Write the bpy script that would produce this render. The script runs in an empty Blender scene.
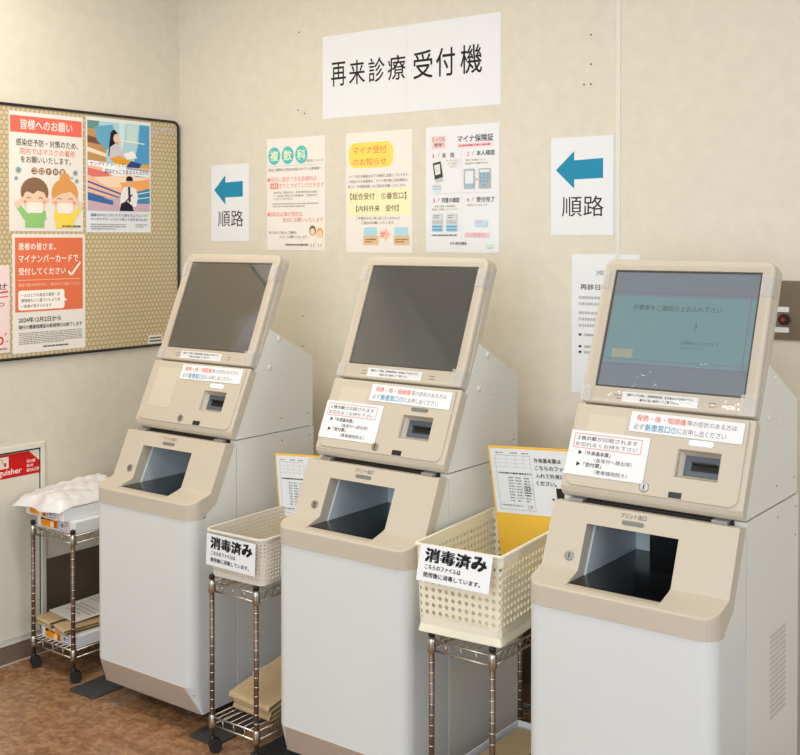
import bpy, bmesh, math, random
from mathutils import Vector, Matrix
random.seed(7)
sc = bpy.context.scene
COL = sc.collection
PI = math.pi

# ------------------------------------------------------------------ materials
def srgb(c):
    if isinstance(c, str):
        c = c.lstrip('#'); c = [int(c[i:i+2], 16) for i in (0, 2, 4)]
    out = []
    for v in c:
        v /= 255.0
        out.append(v/12.92 if v <= .04045 else ((v+.055)/1.055)**2.4)
    return (*out, 1.0)

def nodes(m):
    return m.node_tree.nodes, m.node_tree.links

def mat(name, col, rough=.6, metal=0, spec=.5, emit=None, estr=0, bump=0, bscale=200, mott=0, mscale=6, coat=0):
    m = bpy.data.materials.new(name); m.use_nodes = True
    N, L = nodes(m); b = N['Principled BSDF']
    b.inputs['Base Color'].default_value = srgb(col)
    b.inputs['Roughness'].default_value = rough
    b.inputs['Metallic'].default_value = metal
    b.inputs['Specular IOR Level'].default_value = spec
    b.inputs['Coat Weight'].default_value = coat
    if emit:
        b.inputs['Emission Color'].default_value = srgb(emit); b.inputs['Emission Strength'].default_value = estr
    tc = None
    if bump or mott:
        tc = N.new('ShaderNodeTexCoord')
    if bump:
        n = N.new('ShaderNodeTexNoise'); n.inputs['Scale'].default_value = bscale; n.inputs['Detail'].default_value = 3
        bp = N.new('ShaderNodeBump'); bp.inputs['Strength'].default_value = bump; bp.inputs['Distance'].default_value = .002
        L.new(tc.outputs['Object'], n.inputs['Vector']); L.new(n.outputs['Fac'], bp.inputs['Height']); L.new(bp.outputs['Normal'], b.inputs['Normal'])
    if mott:
        n = N.new('ShaderNodeTexNoise'); n.inputs['Scale'].default_value = mscale; n.inputs['Detail'].default_value = 5
        r = N.new('ShaderNodeMapRange'); r.inputs[1].default_value = .3; r.inputs[2].default_value = .7
        r.inputs[3].default_value = 1-mott; r.inputs[4].default_value = 1+mott
        v = N.new('ShaderNodeVectorMath'); v.operation = 'SCALE'; v.inputs[0].default_value = srgb(col)[:3]
        L.new(tc.outputs['Object'], n.inputs['Vector']); L.new(n.outputs['Fac'], r.inputs[0]); L.new(r.outputs[0], v.inputs['Scale'])
        L.new(v.outputs[0], b.inputs['Base Color'])
    return m

M = {}
M['wall'] = mat('wall_vinyl', (220,214,200), .75, bump=.35, bscale=90, mott=.035, mscale=22, spec=.2)
M['wall_joint'] = mat('wall_joint_strip', (222,222,214), .6)
M['dado'] = mat('dado_panel_brown', (92,80,70), .5, mott=.08, mscale=9)
M['base'] = mat('baseboard_brown', (122,104,90), .45)
M['base_line'] = mat('baseboard_bead', (198,186,168), .4)
M['ceil'] = mat('ceiling_paint', (225,222,214), .8)
M['beige'] = mat('beige_plastic', (198,189,173), .42, bump=.05, bscale=900)
M['beige2'] = mat('beige_blank_plate', (207,197,180), .45)
M['kick'] = mat('beige_kick', (196,182,168), .45)
M['white'] = mat('white_painted_steel', (226,226,222), .38, bump=.04, bscale=700)
M['frontw'] = mat('white_front_plastic', (218,222,223), .4, bump=.03, bscale=500, mott=.012, mscale=5)
M['dark'] = mat('black_gap', (18,17,17), .6)
M['blackgloss'] = mat('black_gloss_tray', (11,12,15), .18)
M['liner'] = mat('blue_grey_liner', (196,208,214), .3)
M['reader'] = mat('blue_grey_reader', (82,92,106), .4)
M['chrome'] = mat('chrome', (190,184,172), .28, metal=1)
M['postm'] = mat('post_metal', (128,112,100), .38, metal=.8, mott=.15, mscale=60)
M['ring'] = mat('ring_metal', (236,228,215), .22, metal=1)
M['silver'] = mat('silver_key', (170,170,170), .3, metal=1)
M['rubber'] = mat('black_rubber', (24,24,26), .55)
M['plate'] = mat('charcoal_plate', (62,63,66), .5, bump=.1, bscale=400)
M['paper'] = mat('white_paper', (232,235,240), .65, spec=.25)
M['paperw'] = mat('warm_paper', (238,234,228), .65, spec=.25)
M['frame'] = mat('black_frame', (30,30,32), .35)
M['basket_a'] = mat('greywhite_basket_plastic', (218,212,200), .4)
M['basket_b'] = mat('ivory_basket_plastic', (240,235,214), .35)
M['yellow'] = mat('yellow_folder', (244,196,70), .4)
M['kraft'] = mat('kraft_paper', (196,172,134), .7, bump=.4, bscale=40, mott=.06, mscale=14)
M['bag'] = mat('white_film_bag', (228,228,228), .3, bump=.9, bscale=24)
M['ledon'] = mat('led_on', (235,240,255), .3, emit=(215,225,255), estr=1.2)
M['ledoff'] = mat('led_off', (120,122,116), .3)
M['metalgrey'] = mat('grey_bracket', (176,176,178), .35, metal=.8)
M['recess'] = mat('cabinet_recess', (88,92,88), .5)
M['extdoor'] = mat('fire_cabinet_door', (222,219,204), .45, mott=.02, mscale=4)
M['extframe'] = mat('fire_cabinet_frame', (226,224,212), .4)
M['steel'] = mat('brushed_steel', (140,128,114), .4, metal=.85)
M['cap'] = mat('white_cap', (228,224,216), .35)
M['vent'] = mat('vent_grille', (194,192,187), .5)
M['cable_b'] = mat('blue_cable', (40,110,160), .5)
M['cable_k'] = mat('black_cable', (22,22,24), .5)

# floor: brown speckled vinyl
def floor_mat():
    m = bpy.data.materials.new('floor_vinyl'); m.use_nodes = True
    N, L = nodes(m); b = N['Principled BSDF']; b.inputs['Roughness'].default_value = .2
    tc = N.new('ShaderNodeTexCoord')
    n = N.new('ShaderNodeTexNoise'); n.inputs['Scale'].default_value = 22; n.inputs['Detail'].default_value = 9; n.inputs['Roughness'].default_value = .72
    n2 = N.new('ShaderNodeTexNoise'); n2.inputs['Scale'].default_value = 60; n2.inputs['Detail'].default_value = 6
    mx = N.new('ShaderNodeMath'); mx.operation = 'MULTIPLY_ADD'; mx.inputs[1].default_value = .45
    r = N.new('ShaderNodeValToRGB'); cr = r.color_ramp
    cr.elements[0].position = .52; cr.elements[0].color = srgb((114,80,56))
    cr.elements[1].position = .86; cr.elements[1].color = srgb((176,138,104))
    e = cr.elements.new(.68); e.color = srgb((144,106,75))
    L.new(tc.outputs['Object'], n.inputs['Vector']); L.new(tc.outputs['Object'], n2.inputs['Vector'])
    L.new(n2.outputs['Fac'], mx.inputs[0]); L.new(n.outputs['Fac'], mx.inputs[2]); L.new(mx.outputs[0], r.inputs['Fac'])
    L.new(r.outputs['Color'], b.inputs['Base Color'])
    return m
M['floor'] = floor_mat()

# hexagon pattern of the notice board
def hex_mat():
    m = bpy.data.materials.new('hexagon_board'); m.use_nodes = True
    N, L = nodes(m); b = N['Principled BSDF']; b.inputs['Roughness'].default_value = .55
    tc = N.new('ShaderNodeTexCoord'); sp = N.new('ShaderNodeSeparateXYZ'); L.new(tc.outputs['Object'], sp.inputs[0])
    S = 1/.0188
    def mth(op, a, c=None, d=None):
        x = N.new('ShaderNodeMath'); x.operation = op
        for i, q in enumerate((a, c, d)):
            if q is None: continue
            if isinstance(q, (int, float)): x.inputs[i].default_value = q
            else: L.new(q, x.inputs[i])
        return x.outputs[0]
    px = mth('MULTIPLY', sp.outputs['Y'], S); py = mth('MULTIPLY', sp.outputs['Z'], S)
    R3 = math.sqrt(3)
    def lat(ox, oy):
        ax = mth('SUBTRACT', mth('FLOORED_MODULO', mth('ADD', px, 100+ox), 1.0), .5)
        ay = mth('SUBTRACT', mth('FLOORED_MODULO', mth('ADD', py, 100*R3+oy), R3), R3/2)
        return mth('ABSOLUTE', ax), mth('ABSOLUTE', ay)
    ax, ay = lat(0, 0); bx, by = lat(.5, R3/2)
    def hd(x, y):
        return mth('MAXIMUM', x, mth('ADD', mth('MULTIPLY', x, .5), mth('MULTIPLY', y, R3/2)))
    h = mth('MINIMUM', hd(ax, ay), hd(bx, by))
    mr = N.new('ShaderNodeMapRange'); mr.inputs[1].default_value = .36; mr.inputs[2].default_value = .44
    L.new(h, mr.inputs[0])
    mix = N.new('ShaderNodeMix'); mix.data_type = 'RGBA'
    mix.inputs[6].default_value = srgb((208,192,156)); mix.inputs[7].default_value = srgb((168,148,110))
    L.new(mr.outputs[0], mix.inputs[0]); L.new(mix.outputs[2], b.inputs['Base Color'])
    bp = N.new('ShaderNodeBump'); bp.inputs['Strength'].default_value = .4; bp.inputs['Distance'].default_value = .001; bp.invert = True
    L.new(mr.outputs[0], bp.inputs['Height']); L.new(bp.outputs[0], b.inputs['Normal'])
    return m
M['hex'] = hex_mat()

def film_mat(name, haze, rough, bump, gloss):
    m = bpy.data.materials.new(name); m.use_nodes = True
    N, L = nodes(m); N.remove(N['Principled BSDF']); out = N['Material Output']
    tr = N.new('ShaderNodeBsdfTransparent'); gl = N.new('ShaderNodeBsdfGlossy'); df = N.new('ShaderNodeBsdfDiffuse')
    gl.inputs['Roughness'].default_value = rough; df.inputs['Color'].default_value = (.8, .8, .8, 1)
    tc = N.new('ShaderNodeTexCoord'); mp = N.new('ShaderNodeMapping'); mp.inputs['Scale'].default_value = (1, .35, 1); mp.inputs['Rotation'].default_value = (0, 0, .9)
    n = N.new('ShaderNodeTexNoise'); n.inputs['Scale'].default_value = 38; n.inputs['Detail'].default_value = 2; n.inputs['Distortion'].default_value = 1.5
    bp = N.new('ShaderNodeBump'); bp.inputs['Strength'].default_value = bump; bp.inputs['Distance'].default_value = .003
    L.new(tc.outputs['Object'], mp.inputs[0]); L.new(mp.outputs[0], n.inputs['Vector']); L.new(n.outputs['Fac'], bp.inputs['Height'])
    L.new(bp.outputs[0], gl.inputs['Normal'])
    a = N.new('ShaderNodeMixShader'); a.inputs[0].default_value = haze; L.new(tr.outputs[0], a.inputs[1]); L.new(df.outputs[0], a.inputs[2])
    b = N.new('ShaderNodeMixShader'); b.inputs[0].default_value = gloss; L.new(a.outputs[0], b.inputs[1]); L.new(gl.outputs[0], b.inputs[2])
    L.new(b.outputs[0], out.inputs['Surface'])
    return m
M['film'] = film_mat('clear_film', .03, .05, .2, .09)
M['tape'] = film_mat('matt_tape', .26, .2, .1, .06)
M['scroff'] = mat('screen_glass_off', (30,36,42), .04, spec=1, coat=1)
M['scron'] = mat('screen_on_cyan', (70,90,94), .12, emit=(118,164,170), estr=.48)
M['scrband'] = mat('screen_on_grey_band', (80,88,96), .12, emit=(112,126,140), estr=.5)
M['scrline'] = mat('screen_on_violet_line', (80,80,96), .12, emit=(120,116,150), estr=.5)
M['scrtext'] = mat('screen_on_text', (50,66,74), .2, emit=(62,88,100), estr=.5)
M['scrbtn'] = mat('screen_on_button', (110,116,104), .2, emit=(150,156,136), estr=.5)

PR = {}
def ink(c):
    c = tuple(c) if not isinstance(c, str) else c
    if c not in PR:
        PR[c] = mat('print_ink', c, .65, spec=.2)
    return PR[c]

# ------------------------------------------------------------------ mesh helper
class MB:
    def __init__(s): s.v = []; s.f = []; s.m = []; s.cur = 0; s.mats = []; s.sm = []
    def use(s, m):
        if m not in s.mats: s.mats.append(m)
        s.cur = s.mats.index(m); return s
    def face(s, idx, smooth=False):
        s.f.append(tuple(idx)); s.m.append(s.cur); s.sm.append(smooth)
    def poly(s, pts):
        b = len(s.v); s.v += [tuple(p) for p in pts]; s.face(range(b, b+len(pts)))
    def box(s, x0, x1, y0, y1, z0, z1):
        s.prism([(y0, z0), (y1, z0), (y1, z1), (y0, z1)], x0, x1)
    def prism(s, prof, x0, x1):      # prof: (y,z), extruded on x
        b = len(s.v); n = len(prof)
        s.v += [(x0, y, z) for y, z in prof]+[(x1, y, z) for y, z in prof]
        s.face(range(b, b+n)); s.face(range(b+2*n-1, b+n-1, -1))
        for i in range(n):
            j = (i+1) % n; s.face((b+j, b+i, b+n+i, b+n+j))
    def loft(s, rings, cap=True, closed=True, smooth=False):
        b = len(s.v); n = len(rings[0])
        for r in rings: s.v += [tuple(p) for p in r]
        for k in range(len(rings)-1):
            for i in range(n if closed else n-1):
                j = (i+1) % n
                s.face((b+k*n+i, b+k*n+j, b+(k+1)*n+j, b+(k+1)*n+i), smooth)
        if cap:
            s.face([b+i for i in range(n)][::-1]); s.face([b+(len(rings)-1)*n+i for i in range(n)])
    def tube(s, path, r, seg=8, cap=True):
        path = [Vector(p) for p in path]; rings = []
        rr = r if isinstance(r, (list, tuple)) else [r]*len(path)
        up = None
        for i, p in enumerate(path):
            a = path[max(i-1, 0)]; c = path[min(i+1, len(path)-1)]
            t = (c-a).normalized()
            if up is None:
                up = Vector((0, 0, 1)) if abs(t.z) < .9 else Vector((1, 0, 0))
            u = (up-t*up.dot(t)).normalized(); w = t.cross(u); up = u
            rings.append([p+(u*math.cos(q)+w*math.sin(q))*rr[i] for q in [2*PI*k/seg for k in range(seg)]])
        s.loft(rings, cap, True, True)
    def cyl(s, c, axis, r, h, seg=20, r2=None):
        c = Vector(c); a = Vector(axis).normalized()
        s.tube([c, c+a*h], [r, r if r2 is None else r2], seg)
    def build(s, name, parent=None, mx=None, bevel=0, seg=2, solid=0, angle=35):
        me = bpy.data.meshes.new(name)
        vv = [tuple(mx @ Vector(p)) for p in s.v] if mx is not None else s.v
        me.from_pydata(vv, [], s.f)
        for m in s.mats: me.materials.append(m)
        for p, mi, sm in zip(me.polygons, s.m, s.sm): p.material_index = mi; p.use_smooth = sm
        bm = bmesh.new(); bm.from_mesh(me)
        if s.weld: bmesh.ops.remove_doubles(bm, verts=bm.verts, dist=1e-5)
        if s.renorm: bmesh.ops.recalc_face_normals(bm, faces=bm.faces)
        bm.to_mesh(me); bm.free()
        o = bpy.data.objects.new(name, me); COL.objects.link(o)
        if parent is not None: o.parent = parent
        if solid:
            q = o.modifiers.new('solid', 'SOLIDIFY'); q.thickness = solid; q.offset = 0
        if bevel:
            q = o.modifiers.new('bevel', 'BEVEL'); q.width = bevel; q.segments = seg; q.limit_method = 'ANGLE'; q.angle_limit = math.radians(angle); q.harden_normals = False
        return o
    weld = True; renorm = True

def rrect(x0, x1, y0, y1, r, seg=6):
    """rounded rectangle outline, r = (x0y0, x1y0, x1y1, x0y1) corner radii"""
    if not isinstance(r, (list, tuple)): r = (r,)*4
    out = []
    for (cx, cy, sx, sy, a0), q in zip(((x0, y0, 1, 1, PI), (x1, y0, -1, 1, 1.5*PI), (x1, y1, -1, -1, 0), (x0, y1, 1, -1, .5*PI)), r):
        q = max(q, 1e-4)
        for k in range(seg+1):
            a = a0+k/seg*PI/2
            out.append((cx+sx*q+math.cos(a)*q, cy+sy*q+math.sin(a)*q))
    return out

def round_slab(mb, x0, x1, y0, y1, r, n0, n1, e):
    """slab in local XY with rounded corners and rounded front (n1) edge"""
    if not isinstance(r, (list, tuple)): r = (r,)*4
    secs = [(n0, 0)]
    for k in range(5):
        a = k/4*PI/2
        secs.append((n1-e+math.sin(a)*e, e-math.cos(a)*e))
    rings = []
    for n, i in secs:
        rings.append([(x, y, n) for x, y in rrect(x0+i, x1-i, y0+i, y1-i, [max(q-i, .0008) for q in r])])
    mb.loft(rings)

def apply_mods(o):
    dg = bpy.context.evaluated_depsgraph_get(); me = bpy.data.meshes.new_from_object(o.evaluated_get(dg))
    o.modifiers.clear(); o.data = me

def cut(o, cutter):
    """subtract cutter (object in the same local space), then delete it"""
    b = o.modifiers.new('cut', 'BOOLEAN'); b.operation = 'DIFFERENCE'; b.object = cutter; b.solver = 'EXACT'
    bpy.context.view_layer.update(); apply_mods(o); bpy.data.objects.remove(cutter)

def tag(o, label=None, cat=None, group=None, kind=None):
    if label: o['label'] = label
    if cat: o['category'] = cat
    if group: o['group'] = group
    if kind: o['kind'] = kind
    return o

def thing(name, label, cat, loc=(0, 0, 0), rz=0, group=None):
    o = bpy.data.objects.new(name, None); COL.objects.link(o); o.location = loc; o.rotation_euler = (0, 0, rz)
    o.empty_display_size = .05
    return tag(o, label, cat, group)

def frame(origin, X, Y):
    """matrix: local x->X, y->Y, z->X x Y"""
    X = Vector(X).normalized(); Y = Vector(Y).normalized(); Z = X.cross(Y)
    m = Matrix.Identity(4)
    for i, a in enumerate((X, Y, Z)):
        for k in range(3): m[k][i] = a[k]
    for k in range(3): m[k][3] = origin[k]
    return m

# ------------------------------------------------------------------ text
TC = {}
def glyphs(s, res=3):
    key = (s, res)
    if key in TC: return TC[key]
    c = bpy.data.curves.new('t', 'FONT'); c.body = s; c.resolution_u = res; c.fill_mode = 'BOTH'
    o = bpy.data.objects.new('t', c); COL.objects.link(o)
    bpy.context.view_layer.update()
    me = bpy.data.meshes.new_from_object(o.evaluated_get(bpy.context.evaluated_depsgraph_get()))
    V = [(v.co.x, v.co.y) for v in me.vertices]; F = [tuple(p.vertices) for p in me.polygons]
    bpy.data.objects.remove(o); bpy.data.curves.remove(c); bpy.data.meshes.remove(me)
    xs = [v[0] for v in V]; ys = [v[1] for v in V]; x0, x1, y0, y1 = min(xs), max(xs), min(ys), max(ys)
    V = [((x-x0)/(x1-x0), (y1-y)/(y1-y0)) for x, y in V]
    TC[key] = (V, F, x1-x0, y1-y0); return TC[key]

class Page:
    """flat printed sheet; u right 0..1, v down 0..1, local plane x right, y up, z out of the paper"""
    def __init__(s, w, h): s.w, s.h = w, h; s.text = MB(); s.text.weld = False; s.text.renorm = False; s.art = MB(); s.art.weld = False; s.art.renorm = False; s.k = 0; s.lw = .00022
    def P(s, u, v, lift): return (u*s.w, -v*s.h, lift)
    def _z(s): s.k += 1; return .0008+s.k*4e-5
    def poly(s, pts, c, m=None, text=False, z=None):
        mb = s.text if text else s.art
        z = z or s._z(); mb.use(m or ink(c)); P = [s.P(u, v, z) for u, v in pts]
        a = sum(P[i][0]*P[(i+1) % len(P)][1]-P[(i+1) % len(P)][0]*P[i][1] for i in range(len(P)))
        mb.poly(P if a > 0 else P[::-1])
    def _noop(s): pass
    def rect(s, u0, v0, u1, v1, c, r=0, text=False):
        if r:
            a = s.w/s.h
            pts = [(x, y/a) for x, y in rrect(u0, u1, v0*(1/a)*a*a, v1*(1/a)*a*a, r)] if False else [(x, y*s.w/s.h) for x, y in rrect(u0, u1, v0*s.h/s.w, v1*s.h/s.w, r)]
        else: pts = [(u0, v0), (u1, v0), (u1, v1), (u0, v1)]
        s.poly(pts, c, text=text)
    def ell(s, u, v, ru, rv, c, a0=0, a1=2*PI, n=22):
        s.poly([(u+ru*math.cos(a0+(a1-a0)*k/n), v+rv*math.sin(a0+(a1-a0)*k/n)) for k in range(n if a1-a0 > 6.2 else n+1)], c)
    def line(s, pts, w, c, text=False):
        asp = s.h/s.w; z = s._z()
        for (a, b), (x, y) in zip(pts, pts[1:]):
            dx, dy = x-a, (y-b)*asp; l = math.hypot(dx, dy) or 1; nx, ny = -dy/l*w/2, dx/l*w/2/asp
            s.poly([(a+nx, b+ny), (x+nx, y+ny), (x-nx, y-ny), (a-nx, b-ny)], c, text=text, z=z)
    def box(s, u0, v0, u1, v1, w, c, text=False):
        s.line([(u0, v0), (u1, v0), (u1, v1), (u0, v1), (u0, v0)], w, c, text)
    def T(s, t, u0, v0, u1, v1, c=(40,38,38), bold=0, m=None, res=2):
        V, F, ew, eh = glyphs(t, res); mb = s.text; z = s._z(); mb.use(m or ink(c))
        du, dv = bold*.42/ew, bold*.42/eh
        for ox, oy in (((0, 0),) if not bold else ((-du, -dv), (du, -dv), (-du, dv), (du, dv))):
            b = len(mb.v); z += 1.2e-5
            mb.v += [s.P(u0+(u1-u0)*(x+ox), v0+(v1-v0)*(y+oy), z) for x, y in V]
            for f in F: mb.face([b+i for i in f])
    def dashes(s, u0, v0, u1, v1, rows, c=(120,118,118), fill=.45, ragged=True):
        """rows of unreadable small print"""
        rh = (v1-v0)/rows; z = s._z()
        for r in range(rows):
            u = u0; e = u1 if (r < rows-1 or not ragged) else u0+(u1-u0)*.7
            y = v0+r*rh+rh*(1-fill)/2
            while u < e:
                l = random.uniform(.008, .035); s.poly([(u, y), (min(u+l, e), y), (min(u+l, e), y+rh*fill), (u, y+rh*fill)], c, text=True, z=z); u += l+random.uniform(.004, .012)
    def put(s, name, mx, paper=None, parent=None, thick=.0006, label=None, cat=None, group=None, art='illustration', sheet=None, text='lettering'):
        a = MB().use(paper or M['paper'])
        if sheet: sheet(a)
        else: a.box(0, s.w, -s.h, 0, 0, thick)
        o = a.build(name, parent)
        o.matrix_local = mx
        if label: tag(o, label, cat, group)
        if s.art.v: s.art.build(art, o)
        if s.text.v: s.text.build(text, o)
        return o

def on_back(x, z, y=-.0005):
    return Matrix.Translation((x, y, z)) @ frame((0, 0, 0), (1, 0, 0), (0, 0, 1))
def on_left(y, z, x):
    return Matrix.Translation((x, y, z)) @ frame((0, 0, 0), (0, 1, 0), (0, 0, 1))

# ------------------------------------------------------------------ the room
def struct(mb, name, parent=None, **k):
    o = mb.build(name, parent, **k)
    if parent is None: o['kind'] = 'structure'
    return o
mb = MB().use(M['floor']); mb.box(-.1, 6.2, -5.2, .1, -.1, 0); struct(mb, 'floor')
mb = MB().use(M['wall']); mb.box(-.1, 6.2, 0, .1, 0, 2.6); wb = struct(mb, 'wall_back')
# left wall with the opening of the fire cabinet (y -1.25..-.652, z .075..0.735)
CY0, CY1, CZ0, CZ1 = -1.28, -.652, .078, .735
mb = MB().use(M['wall'])
mb.box(-.1, 0, -5.2, CY0, 0, 2.6); mb.box(-.1, 0, CY1, .1, 0, 2.6); mb.box(-.1, 0, CY0, CY1, 0, CZ0); mb.box(-.1, 0, CY0, CY1, CZ1, 2.6)
wl = struct(mb, 'wall_left')
mb = MB().use(M['ceil']); mb.box(-.1, 6.2, -5.2, .1, 2.6, 2.7); struct(mb, 'ceiling')
mb = MB().use(M['wall_joint']); mb.box(1.8955, 1.909, -.0022, 0, .33, 2.6); struct(mb, 'trim_1')
# dark dado panels low on the walls
mb = MB().use(M['dado']); mb.box(0, .006, -.638, 0, .06, .327); struct(mb, 'trim_2', bevel=.001)
mb = MB().use(M['dado']); mb.box(.006, 2.3, -.006, 0, .06, .327); struct(mb, 'trim_3', bevel=.001)
mb = MB().use(M['base']); mb.box(0, .008, -5.2, 0, .004, .062); mb.use(M['base_line']); mb.box(0, .011, -5.2, 0, 0, .005); struct(mb, 'baseboard_left')
mb = MB().use(M['base']); mb.box(.008, 6.2, -.008, 0, .004, .062); mb.use(M['base_line']); mb.box(.008, 6.2, -.011, 0, 0, .005); struct(mb, 'baseboard_back')
for x, z in ((.638, 2.211), (.632, 1.929), (.664, 1.915), (1.812, 2.074), (1.812, 1.986), (1.789, 1.927), (1.812, 1.926), (.654, 1.18), (.654, 1.072), (.99, 1.2), (.99, 1.1)):
    mb = MB().use(M['dark']); mb.cyl((x, .001, z), (0, -1, 0), .0028, .0018, 10); mb.build('nail_hole', wb)

# fire cabinet in the left wall
fc = thing('fire_extinguisher_cabinet', 'white fire extinguisher cabinet with red top band, set in the left wall', 'cabinet', (0, -.95, CZ0))
def loc(mb, root, name, **k):
    o = mb.build(name, None, **k); o.data.transform(Matrix.Translation(-root.location)); o.parent = root; return o
mb = MB().use(M['extframe'])
for a in ((CY0-.004, CY1+.016, CZ1-.004, CZ1+.013), (CY0-.004, CY1+.016, CZ0-.012, CZ0+.004)): mb.box(-.03, .008, *a)
mb.box(-.03, .008, CY1-.0, CY1+.016, CZ0+.004, CZ1-.004); mb.box(-.03, .008, CY0-.016, CY0, CZ0+.004, CZ1-.004)
loc(mb, fc, 'cabinet_frame', bevel=.002)
mb = MB().use(M['recess']); mb.box(-.09, -.06, CY0, CY1, CZ0, CZ1); loc(mb, fc, 'recess')
mb = MB().use(M['extdoor']); mb.prism([(CY0+.002, CZ0+.006), (CY1-.003, CZ0+.006), (CY1-.003, .683), (CY1-.045, .721), (CY0+.002, .721)], -.012, -.002); door = loc(mb, fc, 'door')
pg = Page(.62, .083)
U = lambda y: (y-(-1.275))/.62
W_ = (255,250,245)
pg.poly([(U(CY1-.0035), 1), (U(-1.272), 1), (U(-1.272), .01), (U(CY1-.0455), .01), (U(CY1-.0035), .47)], (205,28,30))
# flame / extinguisher pictogram plate
pg.rect(U(-.85), .1, U(-.778), .58, (235,228,214))
pg.rect(U(-.832), .26, U(-.812), .54, (205,60,50), r=.006); pg.ell(U(-.822), .22, .007, .05, (205,60,50)); pg.line([(U(-.822), .16), (U(-.803), .2), (U(-.801), .4)], .003, (205,60,50)); pg.ell(U(-.792), .42, .008, .1, (205,60,50))
pg.T('Fire extinguisher', U(-.935), .62, U(-.727), .93, W_, .015)
pg.T('消火器', U(-.707), .37, U(-.672), .50, W_, .02); pg.T('消火栓', U(-.707), .56, U(-.681), .68, W_, .02); pg.T('屋内火災用', U(-.707), .74, U(-.657), .88, W_, .02)
s_ = pg.put('red_band', on_left(-1.275, .722, -.002), parent=None, paper=M['extdoor'], thick=.0004)
s_.parent = fc; s_.location = Vector(s_.location)-fc.location

# ------------------------------------------------------------------ notice board on the left wall
BY0, BY1, BZ0, BZ1 = -2.35, -.012, 1.044, 1.926
board = thing('notice_board', 'large tan honeycomb-patterned notice board with thin black frame on left wall', 'notice board', (0, (BY0+BY1)/2, BZ0))
mb = MB().use(M['hex']); mb.box(.001, .0085, BY0+.004, BY1-.004, BZ0+.004, BZ1-.004)
o = mb.build('board_panel', board); o.data.transform(Matrix.Translation(-board.location))
out = rrect(BY0, BY1, BZ0, BZ1, .03); inn = rrect(BY0+.009, BY1-.009, BZ0+.009, BZ1-.009, .022)
mb = MB().use(M['frame']); mb.loft([[(x, y, z) for y, z in q] for x, q in ((0, out), (.013, out), (.015, [(a*.5+c*.5, b*.5+d*.5) for (a, b), (c, d) in zip(out, inn)]), (.013, inn), (.0085, inn))], cap=False)
o = mb.build('board_frame', board); o.data.transform(Matrix.Translation(-board.location))
pg = Page(.07, .032); pg.dashes(.08, .2, .92, .45, 1, (60,58,58), .8, False); pg.dashes(.08, .55, .92, .85, 1, (60,58,58), .8, False)
o = pg.put('label_sticker', on_left(-.17, 1.088, .0085), paper=M['paperw'], parent=None); o.parent = board; o.location = Vector(o.location)-board.location
for y, z in ((-.135, 1.875), (-.055, 1.88), (-.09, 1.885)):
    mb = MB().use(M['tape']); mb.box(.0086, .0089, y-.02, y+.02, z-.009, z+.009); o = mb.build('tape_remnant', board); o.data.transform(Matrix.Translation(-board.location))

BX = .0092
# poster A: mask request
pg = Page(.305, .413)
pg.rect(.015, .035, .985, .175, (240,112,96))
pg.T('皆様へのお願い', .15, .06, .85, .145, W_, .02)
pg.T('感染症予防・対策のため、', .09, .225, .93, .285, (70,62,56), .02)
pg.T('院内ではマスクの着用', .14, .30, .88, .355, (238,128,112), .02)
pg.T('をお願いいたします。', .15, .37, .83, .425, (70,62,56), .02)
for i, ch in enumerate('コロナ対策'):
    pg.ell(.33+.095*i, .49, .042, .03, (150,112,86)); pg.T(ch, .305+.095*i, .472, .355+.095*i, .508, (250,240,225), .02)
for u, v, q in ((.12,.49,.04), (.09,.56,.026), (.89,.49,.035), (.91,.56,.028), (.84,.535,.015)):
    pg.ell(u, v, q, q*.74, (168,190,192)); pg.ell(u, v, q*.55, q*.4, (120,150,154))
skin = (240,206,180)
def kid(u, hair, shirt, bun=False):
    d = 1 if not bun else -1
    pg.poly([(u-.13, .97), (u-.12, .86), (u-.05, .84), (u+.06, .84), (u+.12, .86), (u+.13, .97)], shirt)
    pg.poly([(u-d*.11, .93), (u-d*.24, .80), (u-d*.19, .775), (u-d*.07, .87)], shirt); pg.ell(u-d*.225, .775, .04, .03, skin)
    pg.poly([(u+d*.08, .93), (u+d*.155, .90), (u+d*.145, .82), (u+d*.09, .83)], shirt); pg.ell(u+d*.11, .80, .03, .028, skin)
    if bun: pg.ell(u+.0, .545, .075, .05, hair); 
    pg.ell(u, .67, .185, .125, hair); pg.ell(u-.17, .735, .025, .025, skin); pg.ell(u+.17, .735, .025, .025, skin)
    pg.ell(u, .735, .155, .105, skin)
    if bun:
        pg.ell(u, .60, .05, .02, (240,120,90)); pg.poly([(u-.17, .72), (u-.15, .62), (u, .57), (u+.14, .62), (u+.17, .71), (u+.08, .655), (u-.05, .675)], hair)
    else:
        pg.poly([(u-.18, .70), (u-.14, .60), (u, .565), (u+.15, .61), (u+.18, .72), (u+.12, .67), (u+.04, .655), (u-.02, .685), (u-.1, .665)], hair)
    for e in (-.08, .08): pg.line([(u+e-.03, .725), (u+e, .712), (u+e+.03, .725)], .008, (90,66,52))
    pg.rect(u-.11, .755, u+.11, .845, (246,240,232), r=.04); pg.ell(u-.13, .75, .02, .012, (238,150,130)); pg.ell(u+.13, .75, .02, .012, (238,150,130))
kid(.33, (140,106,84), (150,204,126)); kid(.74, (224,160,92), (248,220,90), True)
pg.dashes(.7, .945, .97, .965, 1, (90,90,90), .8, False)
pg.put('poster', on_left(-.778, 1.901, BX), paper=M['paperw'], label='poster on the notice board with red banner above two masked children', cat='poster')

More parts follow.
